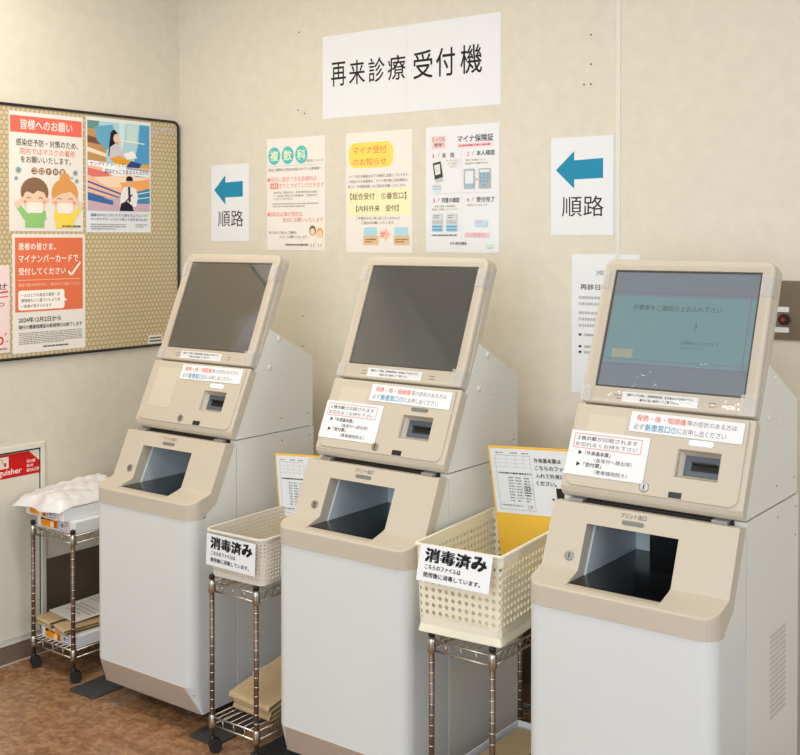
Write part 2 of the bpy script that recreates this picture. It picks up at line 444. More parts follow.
# poster B: painted young people
pg = Page(.302, .423)
S = .02
pg.rect(S, .03, 1-S, .42, (176,214,226)); 
pg.poly([(S, .03), (.2, .03), (.14, .2), (S, .2)], (110,150,140)); pg.poly([(S, .1), (.12, .1), (.3, .22), (.3, .42), (S, .42)], (196,150,96))
pg.poly([(S, .16), (.3, .2), (.3, .24), (S, .22)], (120,82,60)); pg.poly([(S, .26), (.3, .31), (.3, .34), (S, .3)], (240,228,206)); pg.poly([(.12, .08), (.4, .05), (.44, .2), (.3, .28), (.16, .2)], (104,172,206))
pg.poly([(.5, .03), (.6, .03), (.56, .25), (.5, .3)], (208,232,236)); pg.poly([(.82, .03), (.98, .03), (.98, .42), (.72, .4), (.8, .2)], (84,160,206)); pg.poly([(.62, .04), (.8, .04), (.76, .2), (.62, .2)], (198,226,220)); pg.line([(.5, .18), (.9, .2)], .012, (240,244,240))
pg.poly([(.33, .33), (.35, .2), (.37, .12), (.42, .09), (.47, .12), (.48, .2), (.44, .26), (.38, .32)], (28,30,44))
pg.ell(.455, .17, .045, .04, (236,200,176)); pg.poly([(.34, .36), (.36, .25), (.45, .21), (.54, .26), (.6, .33), (.5, .37)], (206,206,214)); pg.ell(.5, .2, .025, .03, (236,200,176))
pg.poly([(.36, .35), (.5, .32), (.74, .38), (.62, .42), (.44, .4)], (232,164,48)); pg.poly([(.56, .3), (.72, .27), (.78, .33), (.62, .35)], (250,246,240)); pg.poly([(.6, .42), (.68, .36), (.84, .38), (.82, .42)], (40,74,130)); pg.poly([(.82, .42), (.88, .38), (.98, .39), (.98, .42)], (226,170,70))
pg.rect(S, .42, 1-S, .81, (246,190,160))
pg.poly([(S, .44), (.3, .47), (.5, .58), (.3, .56), (S, .5)], (230,120,110)); pg.poly([(.1, .52), (.5, .5), (.9, .46), (.98, .5), (.6, .6), (.3, .6)], (250,222,190)); pg.poly([(.55, .42), (.98, .44), (.98, .5), (.75, .5)], (84,170,200)); pg.poly([(.5, .56), (.98, .52), (.98, .6), (.6, .66)], (244,170,100)); pg.poly([(.2, .42), (.5, .44), (.62, .5), (.4, .5)], (250,240,236))
for k in range(4): pg.line([(S, .56+.05*k), (.55, .665+.035*k)], .02, ((52,92,160), (40,120,190), (70,110,170), (40,80,140))[k])
pg.poly([(S, .70), (.98, .68), (.98, .81), (S, .81)], (206,176,190)); pg.poly([(.74, .64), (.98, .6), (.98, .74), (.74, .74)], (64,140,186)); pg.poly([(S, .66), (.4, .72), (.4, .76), (S, .72)], (60,110,170)); pg.line([(.74, .66), (.98, .63)], .01, (230,240,240)); pg.line([(.74, .7), (.98, .68)], .01, (230,240,240))
pg.ell(.655, .54, .045, .035, (226,180,150)); pg.poly([(.6, .54), (.61, .505), (.65, .495), (.7, .505), (.71, .54)], (28,28,40)); pg.poly([(.5, .77), (.52, .66), (.56, .6), (.65, .585), (.76, .61), (.79, .68), (.76, .77)], (240,236,236)); pg.poly([(.63, .59), (.665, .59), (.675, .72), (.64, .74)], (50,50,70)); pg.poly([(.5, .81), (.52, .745), (.6, .72), (.7, .76), (.72, .81)], (30,32,44)); pg.line([(.56, .75), (.7, .66)], .018, (60,54,60))
pg.poly([(S, .375), (.61, .40), (.61, .435), (.98, .45), (.98, .50), (.24, .468), (.24, .435), (S, .42)], (250,250,250))
pg.T('ヤングケアラーって、', .05, .385, .6, .42, (40,70,120), .02); pg.T('実はけっこう身近なものかも', .27, .442, .96, .482, (40,70,120), .02)
pg.T('相談されたときにすぐに話せるように', .06, .835, .84, .86, (60,90,130), .02); pg.T('ヤングケアラーについて知っておきませんか？', .06, .872, .94, .897, (60,90,130), .02)
pg.dashes(.06, .92, .6, .98, 3, (150,150,160)); pg.dashes(.75, .92, .94, .96, 2, (150,170,150)); pg.rect(.86, .83, .95, .855, (190,226,170), r=.01)
pg.put('poster', on_left(-.459, 1.9085, BX), label='painted poster on the notice board, seated girl above a boy in white shirt', cat='poster')

# poster C: orange card notice
pg = Page(.302, .413)
O_ = (232,120,82)
pg.rect(.035, .03, .965, .655, O_)
pg.T('患者の皆さま、', .08, .075, .58, .135, W_, .025); pg.T('マイナンバーカードで', .08, .175, .9, .24, W_, .025); pg.T('受付してください', .08, .285, .72, .345, W_, .025)
pg.line([(.76, .32), (.8, .355), (.93, .245)], .026, W_)
pg.rect(.07, .385, .93, .391, (248,190,160)); pg.T('受診の際はお忘れなく、窓口からご提示ください', .08, .415, .93, .442, (250,214,190), .01)
pg.rect(.075, .475, .70, .64, W_, r=.03); pg.poly([(.69, .54), (.74, .57), (.69, .58)], W_)
pg.T('一人ひとりの過去の薬剤・診', .11, .50, .64, .53, (70,60,56), .01); pg.T('療情報などに基づいたより良', .11, .545, .64, .575, (70,60,56), .01); pg.T('い医療が受けられます', .11, .592, .52, .62, (70,60,56), .01)
pg.T('2024年12月2日から', .075, .70, .65, .745, (30,30,30), .025); pg.T('現行の健康保険証の新規発行は終了します', .075, .765, .95, .80, (30,30,30), .02)
pg.dashes(.08, .825, .95, .93, 7, (140,134,130)); pg.dashes(.4, .948, .75, .965, 1, (90,90,90), .8, False)
pg.put('poster', on_left(-.767, 1.4785, BX), paper=M['paperw'], label='orange and white poster on the notice board dated 2024年12月2日, below the mask poster', cat='poster')

# poster D: pink, cut by the frame's left edge
pg = Page(.30, .298)
pg.rect(0.0, 0.0, 1, 1, (246,222,222))
pg.line([(.6, .34), (.98, .30)], .02, (214,60,70)); pg.line([(.6, .38), (.98, .355)], .012, (214,60,70)); pg.T('お知らせ', .4, .2, .97, .28, (70,60,60), .02); pg.T('受付では○', .5, .42, .93, .47, (60,54,54), .02)
pg.ell(.87, .86, .05, .05, (214,70,50)); pg.ell(.87, .86, .028, .028, (250,230,220)); pg.line([(.93, .8), (.96, .77)], .012, (214,70,50)); pg.line([(.95, .87), (.98, .87)], .01, (214,70,50)); pg.dashes(.7, .94, .96, .97, 1, (110,100,100), .8, False)
pg.put('poster', on_left(-1.078, 1.371, BX), label='pale pink poster at the left edge of the notice board with red strokes', cat='poster')
# further poster of the board (seen mirrored in the left screen)
pg = Page(.297, .42)
pg.T('お知らせ', .2, .05, .8, .13, (60,60,60), .02); pg.dashes(.1, .2, .9, .9, 16, (200,120,110))
pg.put('poster', on_left(-1.46, 1.80, BX), label='white notice on the notice board with rows of red print, beyond the pink poster', cat='poster')

# ------------------------------------------------------------------ papers on the back wall
pg = Page(.745, .293)
ch = [('再', .035, .30, .125, .585), ('来', .145, .30, .24, .585), ('診', .262, .30, .355, .585), ('療', .375, .30, .475, .585), ('受', .52, .285, .625, .60), ('付', .645, .285, .745, .60), ('機', .775, .285, .885, .60)]
for c, a, b, cc, d in ch: pg.T(c, a+.02, b+.03, cc+.02, d+.03, (38,36,38), .012 if c not in '受付機' else .014, res=4)
pg.art.use(ink((214,214,218))); pg.art.box(.5*.745, .5*.745+.0012, -.293, 0, .0006, .001)
pg.put('paper_sign', on_back(.7507, 2.1815), paper=M['paper'], label='wide white paper sign reading 再来診療 受付機 high on the back wall', cat='sign', art='paper_joint')
BL_ = (38,140,178)
def route(x, z, w, h, label):
    pg = Page(w, h)
    pg.poly([(.08, .33), (.38, .14), (.38, .235), (.84, .225), (.84, .425), (.38, .43), (.38, .525)], BL_)
    pg.T('順路', .18, .60, .85, .81, (40,38,40), .0, res=4)
    pg.put('route_sign', on_back(x, z), label=label, cat='sign', group='paper route signs', art='arrow')
route(.1809, 1.7468, .2037, .2945, 'white 順路 sign with blue left arrow beside the notice board')
route(1.6773, 1.7699, .21, .297, 'white 順路 sign with blue left arrow beside the wall joint, above the right kiosk')

# p1 複数科
pg = Page(.2853, .412)
PK = (240,140,140)
for i, c in enumerate('複数科'):
    pg.ell(.13+.235*i, .155, .105, .08, (96,196,196)); pg.T(c, .06+.235*i, .11, .2+.235*i, .2, (240,246,200), .03)
pg.T('の受診について', .65, .2, .97, .225, (120,112,104)); pg.rect(.03, .245, .97, .249, (170,210,206)); pg.T('同日に複数科の受診を希望されている患者様へ', .03, .268, .94, .295, (120,112,104))
pg.T('●同日に受診できる診療科は', .01, .345, .86, .39, PK, .0); pg.rect(.06, .40, .2, .45, (236,120,120)); pg.T('2科', .075, .407, .185, .443, W_, .02); pg.T('までとさせていただきます', .22, .405, .98, .445, PK)
pg.T('他の科をご希望の方は、次の診察予約日をお伺い', .12, .475, .88, .495, (120,110,104)); pg.T('し、別の日に受診できる診療科を、ご案内させて', .12, .505, .88, .525, (120,110,104)); pg.T('いただいております。', .12, .533, .46, .552, (120,110,104))
pg.dashes(.1, .575, .9, .62, 2, (170,160,150))
pg.T('●3科目以降の受診は', .01, .655, .62, .70, PK); pg.T('別日にお願いいたします', .28, .71, .97, .75, PK)
pg.T('皆さまのご協力とご理解を', .04, .83, .52, .855, (110,100,94)); pg.T('よろしくお願いいたします', .22, .868, .70, .893, (110,100,94)); pg.dashes(.32, .94, .72, .96, 1, (120,110,104), .8, False)
for u, hc, bc in ((.79, (130,100,80), (246,238,224)), (.91, (240,170,96), (246,238,224))):
    pg.ell(u, .90, .04, .055, bc); pg.ell(u, .825+(.02 if u > .85 else 0), .055, .045, hc); pg.ell(u, .835+(.02 if u > .85 else 0), .04, .03, (244,212,186)); pg.line([(u-.02, .94), (u-.02, .965)], .008, (150,120,100)); pg.line([(u+.02, .94), (u+.02, .965)], .008, (150,120,100))
pg.put('poster', on_back(.4781, 1.8314), paper=M['paperw'], label='pale poster with three teal discs reading 複数科, right of the small 順路 sign', cat='poster')

# p2 マイナ受付
pg = Page(.2888, .4174)
pg.rect(.045, .085, .72, .295, (250,220,104), r=.1)
pg.T('マイナ受付', .11, .115, .62, .18, (232,116,96), .01); pg.T('のお知らせ', .11, .215, .62, .275, (232,116,96), .01)
for i, t in enumerate(('マイナ受付の機能は以下の場所に設置しております。', 'ご利用された患者様は、マイナ受付後に各診療科の', '窓口に「外来基本票」のご提出をお願いいたします。')): pg.T(t, .03, .352+.042*i, .95-.02*i, .378+.042*i, (96,88,84))
pg.rect(.03, .475, .985, .69, (250,240,196))
pg.T('【総合受付　①番窓口】', .07, .505, .91, .56, (50,46,44), .015); pg.T('【内科外来　受付】', .16, .608, .80, .66, (50,46,44), .015)
pg.T('ご不便おかけし申し訳ございませんが', .16, .702, .82, .728, (96,88,84)); pg.T('ご協力をお願いいたします。', .24, .74, .74, .765, (96,88,84))
for u in (.28, .74): pg.rect(u, .79, u+.2, .87, (176,218,236), r=.02); pg.rect(u-.01, .86, u+.22, .935, (226,192,150)); pg.dashes(u+.02, .88, u+.19, .92, 2, (90,74,60))
pg.poly([(.52, .82), (.6, .82), (.6, .79), (.68, .85), (.6, .91), (.6, .88), (.52, .88)], (248,196,180)); pg.dashes(.54, .83, .62, .87, 2, (220,90,80))
pg.put('poster', on_back(.8595, 1.8311), paper=M['paperw'], label='white poster with yellow bubble heading マイナ受付のお知らせ, middle of the three wall posters', cat='poster')

# p3 マイナ保険証
pg = Page(.2869, .4149)
pg.rect(.08, .075, .28, .175, (248,206,208)); pg.T('とっても', .095, .085, .265, .115, (60,50,50), .02); pg.T('簡単！', .12, .13, .25, .16, (60,50,50), .02)
pg.T('マイナ保険証', .44, .08, .92, .135, (40,38,40), .03); pg.rect(.44, .145, .91, .175, (248,200,206)); pg.dashes(.47, .153, .88, .168, 1, (190,90,110), .8, False)
GY = (176,178,180)
pg.rect(.07, .53, .92, .533, (214,210,208)); pg.rect(.495, .21, .498, .9, (214,210,208))
for n, t, u, v in (('1', '来　院', .08, .21), ('2', '本人確認', .55, .205), ('3', '同意の確認', .08, .565), ('4', '受付完了', .55, .565)):
    pg.T(n, u+.02, v+.005, u+(.05 if n != '1' else .033), v+.037, (226,96,96), .01); pg.line([(u+.09, v+.03), (u+.12, v)], .008, (180,170,166)); pg.T(t, u+.15, v, u+(.39 if len(t) > 3 else .32), v+.04, (60,56,56), .02)
pg.T('カードリーダーに', .29, .265, .48, .283, (170,140,60), .01); pg.T('カードを置いて', .31, .29, .46, .305, (170,140,60), .01); pg.T('ください。', .33, .313, .44, .328, (170,140,60), .01)
pg.poly([(.10, .29), (.21, .275), (.245, .40), (.13, .42)], (70,66,66)); pg.poly([(.12, .305), (.20, .295), (.21, .375), (.14, .385)], (226,226,224)); pg.poly([(.13, .42), (.245, .40), (.25, .43), (.14, .45)], (200,200,204))
pg.ell(.16, .485, .06, .045, (206,228,236)); pg.rect(.10, .47, .22, .478, (220,150,160)); pg.rect(.10, .49, .22, .498, (150,200,226))
pg.T('画面をみて本人確認をしてください', .56, .268, .82, .283, (170,140,60), .01); pg.T('暗証番号でも確認できます', .55, .295, .86, .31, (170,140,60), .01)
pg.rect(.53, .345, .68, .50, GY, r=.01); pg.rect(.55, .36, .66, .46, (226,232,236)); pg.rect(.56, .465, .65, .495, (150,190,214)); pg.rect(.73, .345, .89, .50, GY, r=.01); pg.rect(.745, .355, .875, .375, (226,232,236))
for i in range(3):
    for j in range(3): pg.ell(.76+.045*i, .392+.027*j, .015, .0105, (96,176,216))
pg.ell(.805, .475, .016, .011, (96,176,216)); pg.ell(.705, .43, .01, .007, (226,96,96))
pg.T('診療・薬剤・健診情報の', .13, .625, .42, .64, (170,140,60), .01); pg.T('提供に同意してください', .09, .65, .46, .665, (170,140,60), .01)
for u in (.09, .29):
    pg.rect(u, .69, u+.15, .83, (214,216,218), r=.01); pg.dashes(u+.03, .70, u+.12, .73, 2, (100,100,110)); pg.rect(u+.01, .745, u+.14, .775, (190,192,196)); pg.rect(u+.005, .785, u+.145, .803, (96,176,216), r=.008); pg.rect(u+.005, .81, u+.145, .828, (96,176,216), r=.008)
pg.dashes(.09, .855, .44, .868, 1, (120,120,120), .8, False)
pg.T('受付完了です。お待ちください', .58, .62, .86, .635, (170,140,60), .01); pg.rect(.68, .745, .85, .795, (190,220,240), r=.015); pg.rect(.70, .75, .78, .765, (240,170,190), r=.01); pg.rect(.54, .84, .87, .875, (248,206,208)); pg.T('カードをお忘れなく', .57, .848, .84, .868, (110,60,60), .01)
pg.ell(.36, .925, .008, .01, (214,70,60)); pg.line([(.385, .915), (.40, .935)], .012, (60,120,190)); pg.T('厚生労働省', .42, .915, .57, .938, (60,56,56), .02); pg.rect(.83, .93, .92, .96, (206,232,216), r=.01)
pg.put('poster', on_back(1.2041, 1.8315), paper=M['paper'], label='white four-step poster headed マイナ保険証, rightmost of the three wall posters', cat='poster')

# dermatology notice behind the right kiosk
pg = Page(.222, .42)
pg.T('皮膚科', .37, .115, .80, .15, (110,108,110)); pg.T('再診日時の予約', .135, .215, .86, .255, (50,48,50), .03)
for i in range(5): pg.T(('皮膚科の診察は予約の', 'より確認のうえお待ち', '予約日を過ぎますと当', 'ただし、急な場合には', 'ございます。受付で'), ) if False else pg.dashes(.11, .30+.045*i+(.02 if i > 1 else 0), .8, .325+.045*i+(.02 if i > 1 else 0), 1, (180,182,186), .8, False)
for v in (.58, .665, .705): pg.rect(.11, v-.008, .15, v+.008, (50,50,52)); pg.dashes(.19, v-.01, .8, v+.01, 1, (170,172,176), .9, False)
pg.put('notice_sheet', on_back(1.7495, 1.416), paper=M['paper'], label='white 皮膚科 notice sheet on back wall, half hidden behind the right kiosk screen', cat='notice')

# steel switch plate
t = thing('switch_plate', 'brushed steel wall plate with red and black button, behind the right kiosk', 'switch plate', (2.382, 0, 1.19))
mb = MB().use(M['steel']); mb.box(-.05, .055, -.006, 0, 0, .16); mb.build('plate', t, bevel=.001)
mb = MB().use(M['paper']); mb.box(-.03, .024, -.0068, -.0058, .075, .089); mb.box(-.03, .024, -.0068, -.0058, .020, .034); mb.build('label_strip', t)
mb = MB().use(M['frame']); mb.cyl((.012, -.006, .055), (0, -1, 0), .015, .008, 20); b_ = mb.build('button', t)
mb = MB().use(ink((190,40,36))); mb.cyl((.012, -.014, .055), (0, -1, 0), .0055, .004, 16); mb.build('button_centre', b_)

# ------------------------------------------------------------------ kiosks
HW = .2225
def P(d, z): return (-d, z)            # profile point: d = distance towards the room
def prismD(mb, prof, x0, x1): mb.prism([P(d, z) for d, z in prof], x0, x1)
BEZ0, BEZ1 = (-.0680, 1.411), (.0745, 1.0642)
MID0, MID1 = (.080, 1.060), (.163, .874)
TR0, TR1 = (.188, .843), (.250, .703)
def face_mx(a, b):
    d = Vector((b[0]-a[0], b[1]-a[1])).normalized()
    return frame((0, -a[0], a[1]), (1, 0, 0), (0, d.x, -d.y))     # local y points up the slope; z outward
FB, FM, FT = face_mx(BEZ0, BEZ1), face_mx(MID0, MID1), face_mx(TR0, TR1)

def make_kiosk():
    t = thing('reception_kiosk', 'x', 'kiosk', group='reception kiosks along the back wall')
    # rear cabinet
    cav = dict(x0=-.130, x1=.094, z0=.684, z1=.803)
    def cavity():
        m_ = MB(); m_.box(cav['x0'], cav['x1'], -.50, .058, cav['z0'], cav['z1']); return m_.build('c', t)
    mb = MB().use(M['white']); prismD(mb, [(.1405, .0485), (.1405, .8452), (-.212, .8452), (-.212, .0485)], -HW-.001, HW+.001)
    cab = mb.build('rear_cabinet', t); cut(cab, cavity())
    mb = MB().use(M['dark']); prismD(mb, [(.139, .84), (.139, .852), (-.205, .852), (-.205, .84)], -HW+.006, HW-.006); mb.build('seam_gap', cab)
    for s in (-1, 1):
        for d, z in ((-.062, .889), (-.060, .818), (-.19, .889), (-.19, .818), (-.19, .75)):
            if z < .845: mb = MB().use(M['dark']); mb.cyl((s*(HW+.0005), -d, z), (s, 0, 0), .0022, .0012, 8); mb.build('screw', cab)
        mb = MB().use(M['vent'])
        for i in range(9):
            for j in range(16): mb.box(s*(HW+.001)-.0006, s*(HW+.001)+.0006, .012+i*.0125, .012+i*.0125+.008, .36+j*.0125, .36+j*.0125+.008)
        mb.weld = False; mb.build('vent_grille', cab)
    # front panel
    def ring(z, d, r): return [(x, -y, z) for x, y in ([(-HW, .143)]+[q for q in rrect(-HW, HW, 0, d, (.001, .001, r, r), 7)[16:][::-1]]+[(HW, .143)])]
    def ring2(z, d, r):
        pts = [(-HW, .143)]
        for k in range(8):
            a = PI-k/7*PI/2; pts.append((-HW+r+math.cos(a)*r, d-r+math.sin(a)*r))
        for k in range(8):
            a = PI/2-k/7*PI/2; pts.append((HW-r+math.cos(a)*r, d-r+math.sin(a)*r))
        pts.append((HW, .143)); return [(x, -y, z) for x, y in pts]
    R0 = .034
    mb = MB().use(M['frontw']); mb.loft([ring2(.0530, .283, .003), ring2(.140, .3255, R0), ring2(.634, .3255, R0)], smooth=False)
    fp = mb.build('front_panel', t)
    for p in fp.data.polygons: p.use_smooth = False
    mb = MB().use(M['white']); prismD(mb, [(.143, .60), (.143, .835), (.150, .835), (.2255, .6755), (.27, .654), (.27, .60)], -HW, HW)
    wg = mb.build('tray_support', t); cut(wg, cavity())
    a = .0012
    mb = MB().use(M['kick']); q = [(-HW+.0032, -.2842, .0530), (HW-.0032, -.2842, .0530), (HW-R0, -.3267, .140), (-HW+R0, -.3267, .140)]
    mb.loft([[(x, y+.001, z) for x, y, z in q], [(x, y-a, z) for x, y, z in q]]); mb.build('kick_panel', t)
    mb = MB().use(M['dark']); mb.box(-.2, .2, -.24, .2, .04, .0485); mb.build('underside', t)
    for x in (-.17, .07, .17):
        for y in (-.19, .16):
            mb = MB().use(M['chrome']); z_ = 0; mb.cyl((x, y, z_), (0, 0, 1), .014, .010, 14); mb.cyl((x, y, .012), (0, 0, 1), .007, .03, 10); mb.build('leveling_foot', t)
    # tray cover (beige slab)
    rr = .038; st = []
    for k in range(8): st.append(rr*(1-math.cos(k/7*PI/2)))
    xs = [(-.2245+q, q) for q in st]+[(.2245-q, q) for q in st[::-1]]
    sl = (.681-.703)/(.328-.250)
    rings = []
    for x, q in xs:
        dl = rr-math.sqrt(max(rr*rr-(rr-q)**2, 0)); D = .328-dl
        zC = .703+(D-.250)*sl
        prof = [(.151, .834), (.152, .8375), TR0, (.252, .700), (.262, .696), (D-.003, zC+.0012), (D-.0006, zC-.0012), (D, zC-.004), (D, .634), (D-.004, .634), (.2255, .6755)]
        prof[4] = (.262, .703+(.262-.250)*sl); prof[3] = (.2495, .7045)
        rings.append([(x, -d, z) for d, z in prof])
    mb = MB().use(M['beige']); mb.loft(rings)
    tray = mb.build('printer_outlet_cover', t)
    c_ = MB(); c_.box(-.130, .094, -.45, .3, .6855, .803); cut(tray, c_.build('c', t))
    q_ = tray.modifiers.new('b', 'BEVEL'); q_.width = .0022; q_.segments = 2; q_.limit_method = 'ANGLE'; q_.angle_limit = math.radians(30)
    # outlet lining
    lin = MB().use(M['liner'])
    lin.prism([P(*q) for q in [(-.055, .684), (.218, .6865), (.163, .8), (-.055, .8)]], -.1297, -.1262)
    lin.prism([P(*q) for q in [(-.055, .684), (.218, .6865), (.163, .8), (-.055, .8)]], .0905, .0937)
    lin.box(-.1262, .0905, .052, .0565, .6865, .8)
    lin = lin.build('outlet_lining', t)
    mb = MB().use(M['dark']); mb.box(-.1262, .0905, -.16, .052, .7995, .8025); mb.box(-.1262, .0905, .04, .052, .745, .7995); mb.build('lining_top', lin)
    mb = MB().use(M['blackgloss']); mb.box(-.1262, .0905, -.288, .052, .6848, .6875); mb.box(-.08, .0905, .03, .052, .6875, .735); mb.box(-.1297, .0937, -.293, -.225, .6853, .6872); mb.build('catch_tray', t)
    # label, lamp and key on the tray
    pg = Page(.062, .011); pg.T('プリント出口', 0, 0, 1, 1, (104,96,90), .01)
    lt = pg.text.build('lettering', tray, mx=FT @ Matrix.Translation((-.050, -.006, .0001)))
    mb = MB().use(M['ledoff']); round_slab(mb, -.045, .009, -.0325, -.0225, .005, 0, .0012, .0005); mb.build('indicator_lamp', tray, mx=FT)
    def key(par, mx, x, y):
        mb = MB().use(M['silver']); mb.tube([(x, y, 0), (x, y, .002), (x, y, .0025)], [.0115, .0115, .010], 20); k_ = mb.build('key_lock', par, mx=mx)
        mb = MB().use(M['dark']); mb.box(x-.0012, x+.0012, y-.006, y+.006, .0022, .0029); mb.build('keyhole', k_, mx=mx)
    key(tray, FT, -.158, -.122)
    # middle unit
    prof = [(.056, 1.0445), (.076, 1.0605), (MID0[0]-.0005, MID0[1]), MID1, (.160, .862), (.150, .8485)]
    mid_prof = [(.056, 1.0445), (.074, 1.0545), (.1535, .877), (.1505, .865), (.143, .8495), (.10, .8495), (-.01, 1.04)]
    mb = MB().use(M['beige'])
    mid_prof = [(.054, 1.046), (.0745, 1.0585), (.078, 1.0595), MID1, (.1615, .862), (.156, .852), (.149, .8485), (.1435, .8485), (.0515, 1.0425)]
    prismD(mb, mid_prof, -.2215, .2215); mid = mb.build('card_reader_unit', t, bevel=.006, seg=3, angle=25)
    apply_mods_now.append(mid)
    # raised front plate with rounded lower corners
    mb = MB().use(M['beige']); round_slab(mb, -.213, .2085, -.2008, -.003, (.022, .022, .006, .006), -.004, .0035, .0028); fplate = mb.build('front_plate', mid, mx=FM)
    # card slot pocket
    c_ = MB(); c_.loft([[(x, y, -.02) for x, y in ((.070, -.138), (.153, -.138), (.153, -.094), (.070, -.094))], [(x, y, .006) for x, y in ((.053, -.151), (.1575, -.151), (.1575, -.083), (.053, -.083))]])
    cc = c_.build('c', t, mx=FM); bpy.context.view_layer.update()
    apply_mods(mid)
    cut2(mid, cc); cut(fplate, cc)
    mb = MB().use(M['reader']); round_slab(mb, .068, .155, -.1395, -.0925, .002, -.024, -.0155, .001); rd = mb.build('card_slot', mid, mx=FM)
    mb = MB().use(M['dark']); mb.box(.085, .149, -.127, -.108, -.0156, -.0148); mb.box(.089, .145, -.112, -.108, -.0156, -.004); mb.build('slot_mouth', rd, mx=FM)
    mb = MB().use(M['frame']); mb.box(.050, .081, -.1975, -.184, .0034, .0041); mb.build('sensor_window', fplate, mx=FM)
    key(fplate, FM @ Matrix.Translation((0, 0, .0034)), -.010, -.182)
    mb = MB().use(M['beige2']); round_slab(mb, -.181, -.080, -.156, -.024, .007, .0033, .0043, .0006); mb.build('blank_plate', fplate, mx=FM)
    mb = MB().use(M['kick']); rg = lambda i: rrect(-.063+i, .034-i, -.140+i, -.064-i, .006)
    mb.loft([[(x, y, .0037) for x, y in rg(0)], [(x, y, .0037) for x, y in rg(.0007)]], cap=False); mb.renorm = False; mb.build('panel_outline', fplate, mx=FM)
    for x in (-.178, .172):
        mb = MB().use(M['metalgrey']); mb.box(x-.018, x+.018, -.172, -.13, .8395, .8478); mb.build('hinge_bracket', t, bevel=.001)
    mb = MB().use(M['dark']); mb.box(-.19, .195, -.152, -.10, .836, .846); mb.build('hinge_gap', t)
    # upper side cabinet
    mb = MB().use(M['white']); prismD(mb, [(.146, .8478), (.054, 1.0445), (-.010, 1.176), (-.212, 1.074), (-.212, .8478)], -HW+.003, HW-.003)
    up = mb.build('upper_cabinet', t)
    for s in (-1, 1):
        for d, z in ((-.051, 1.143), (-.007, 1.055)):
            mb = MB().use(M['cap']); mb.tube([(s*(HW-.003), -d, z), (s*(HW-.0005), -d, z), (s*(HW+.001), -d, z)], [.0085, .0085, .005], 16); mb.build('bolt_cap', up)
        mb = MB().use(M['dark']); 
        for d, z in ((-.062, .889), (-.19, .889)): mb.cyl((s*(HW-.003), -d, z), (s, 0, 0), .0022, .0008, 8)
        mb.build('screw', up)
        mb = MB().use(M['vent']); rg = lambda i: rrect(.062+i, .108-i, 1.028+i, 1.062-i, .004)
        mb.loft([[(s*(HW-.0024), y, z) for y, z in rg(0)], [(s*(HW-.0024), y, z) for y, z in rg(.0008)]], cap=False); mb.build('embossed_outline', up)
    mb = MB().use(M['white']); mb.box(-.17, .17, -.365, -.03, -.075, -.0455); mb.build('monitor_back', t, mx=FB)
    # monitor
    mb = MB().use(M['beige']); round_slab(mb, -.2165, .2165, -.3745, 0, (.010, .010, .024, .024), -.017, .0015, .006); mon = mb.build('monitor_housing', t, mx=FB)
    c_ = MB(); c_.loft([[(x, y, -.005) for x, y in ((-.1845, -.3325), (.188, -.3325), (.188, -.0295), (-.1845, -.0295))], [(x, y, .004) for x, y in ((-.185, -.333), (.1885, -.333), (.1885, -.029), (-.185, -.029))]])
    cut(mon, c_.build('c', t, mx=FB))
    for p in mon.data.polygons: p.use_smooth = False
    mb = MB().use(M['beige']); round_slab(mb, -.2185, .2185, -.376, .002, (.012, .012, .026, .026), -.043, -.0185, .004); mb.build('rear_housing', mon, mx=FB)
    mb = MB().use(M['frame']); mb.box(-.1844, .1879, -.3324, -.0296, -.0145, -.0030); mb.build('screen_border', mon, mx=FB)
    for x in (-.128, .108):
        mb = MB().use(M['dark'])
        for i in range(3):
            for j in range(2): mb.box(x+i*.006, x+i*.006+.004, -.352-j*.008, -.350-j*.008, .0014, .0019)
        mb.build('speaker_holes', mon, mx=FB)
    pg = Page(.188, .0245); pg.T('画面タッチの際は（診察券読取後）音が鳴るまでお待ち下さい', .06, .14, .94, .42, (50,50,52), .03); pg.T('案内に従い操作してご覧下さい。', .24, .58, .76, .86, (50,50,52), .03)
    mb = MB().use(M['paper']); mb.box(0, .188, -.0245, 0, .0, .0006)
    L0 = FB @ Matrix.Translation((-.107, -.3415, .0016)) @ Matrix.Rotation(0, 4, 'Z')
    lb = mb.build('instruction_label', mon, mx=L0); pg.text.build('lettering', lb, mx=L0)
    # film and tape
    mb = MB().use(M['film']); nx, ny = 26, 22; base = 0
    for j in range(ny+1):
        for i in range(nx+1):
            x = -.206+.412*i/nx; y = -.362+.345*j/ny
            w_ = .0012*math.sin(13*x+40*y)*math.sin(31*x-9*y) if 0 < i < nx and 0 < j < ny else 0
            mb.v.append((x, y, .0036+w_*.8))
    for j in range(ny):
        for i in range(nx): k = j*(nx+1)+i; mb.face((k, k+1, k+nx+2, k+nx+1), True)
    mb.build('protective_film', mon, mx=FB)
    for x0, x1, y0, y1 in ((.190, .2155, -.088, -.038), (-.2155, -.196, -.080, -.035), (.180, .2155, -.373, -.325), (-.2155, -.190, -.372, -.335)):
        mb = MB().use(M['tape']); mb.box(x0, x1, y0, y1, .0046, .0049)
        if x1 > .2: mb.box(.2168, .2188, y0, y1, -.03, .0046)
        mb.build('tape_piece', mon, mx=FB)
    return t
apply_mods_now = []
def cut2(o, cutter):
    b = o.modifiers.new('cut', 'BOOLEAN'); b.operation = 'DIFFERENCE'; b.object = cutter; b.solver = 'EXACT'
    bpy.context.view_layer.update(); apply_mods(o)

def kids(o): return [c for c in bpy.data.objects if c.parent == o]
def copy_tree(o, parent=None, loc=None):
    c = o.copy(); COL.objects.link(c)
    if parent is not None: c.parent = parent
    if loc is not None: c.location = loc
    for ch in kids(o): copy_tree(ch, c)
    return c

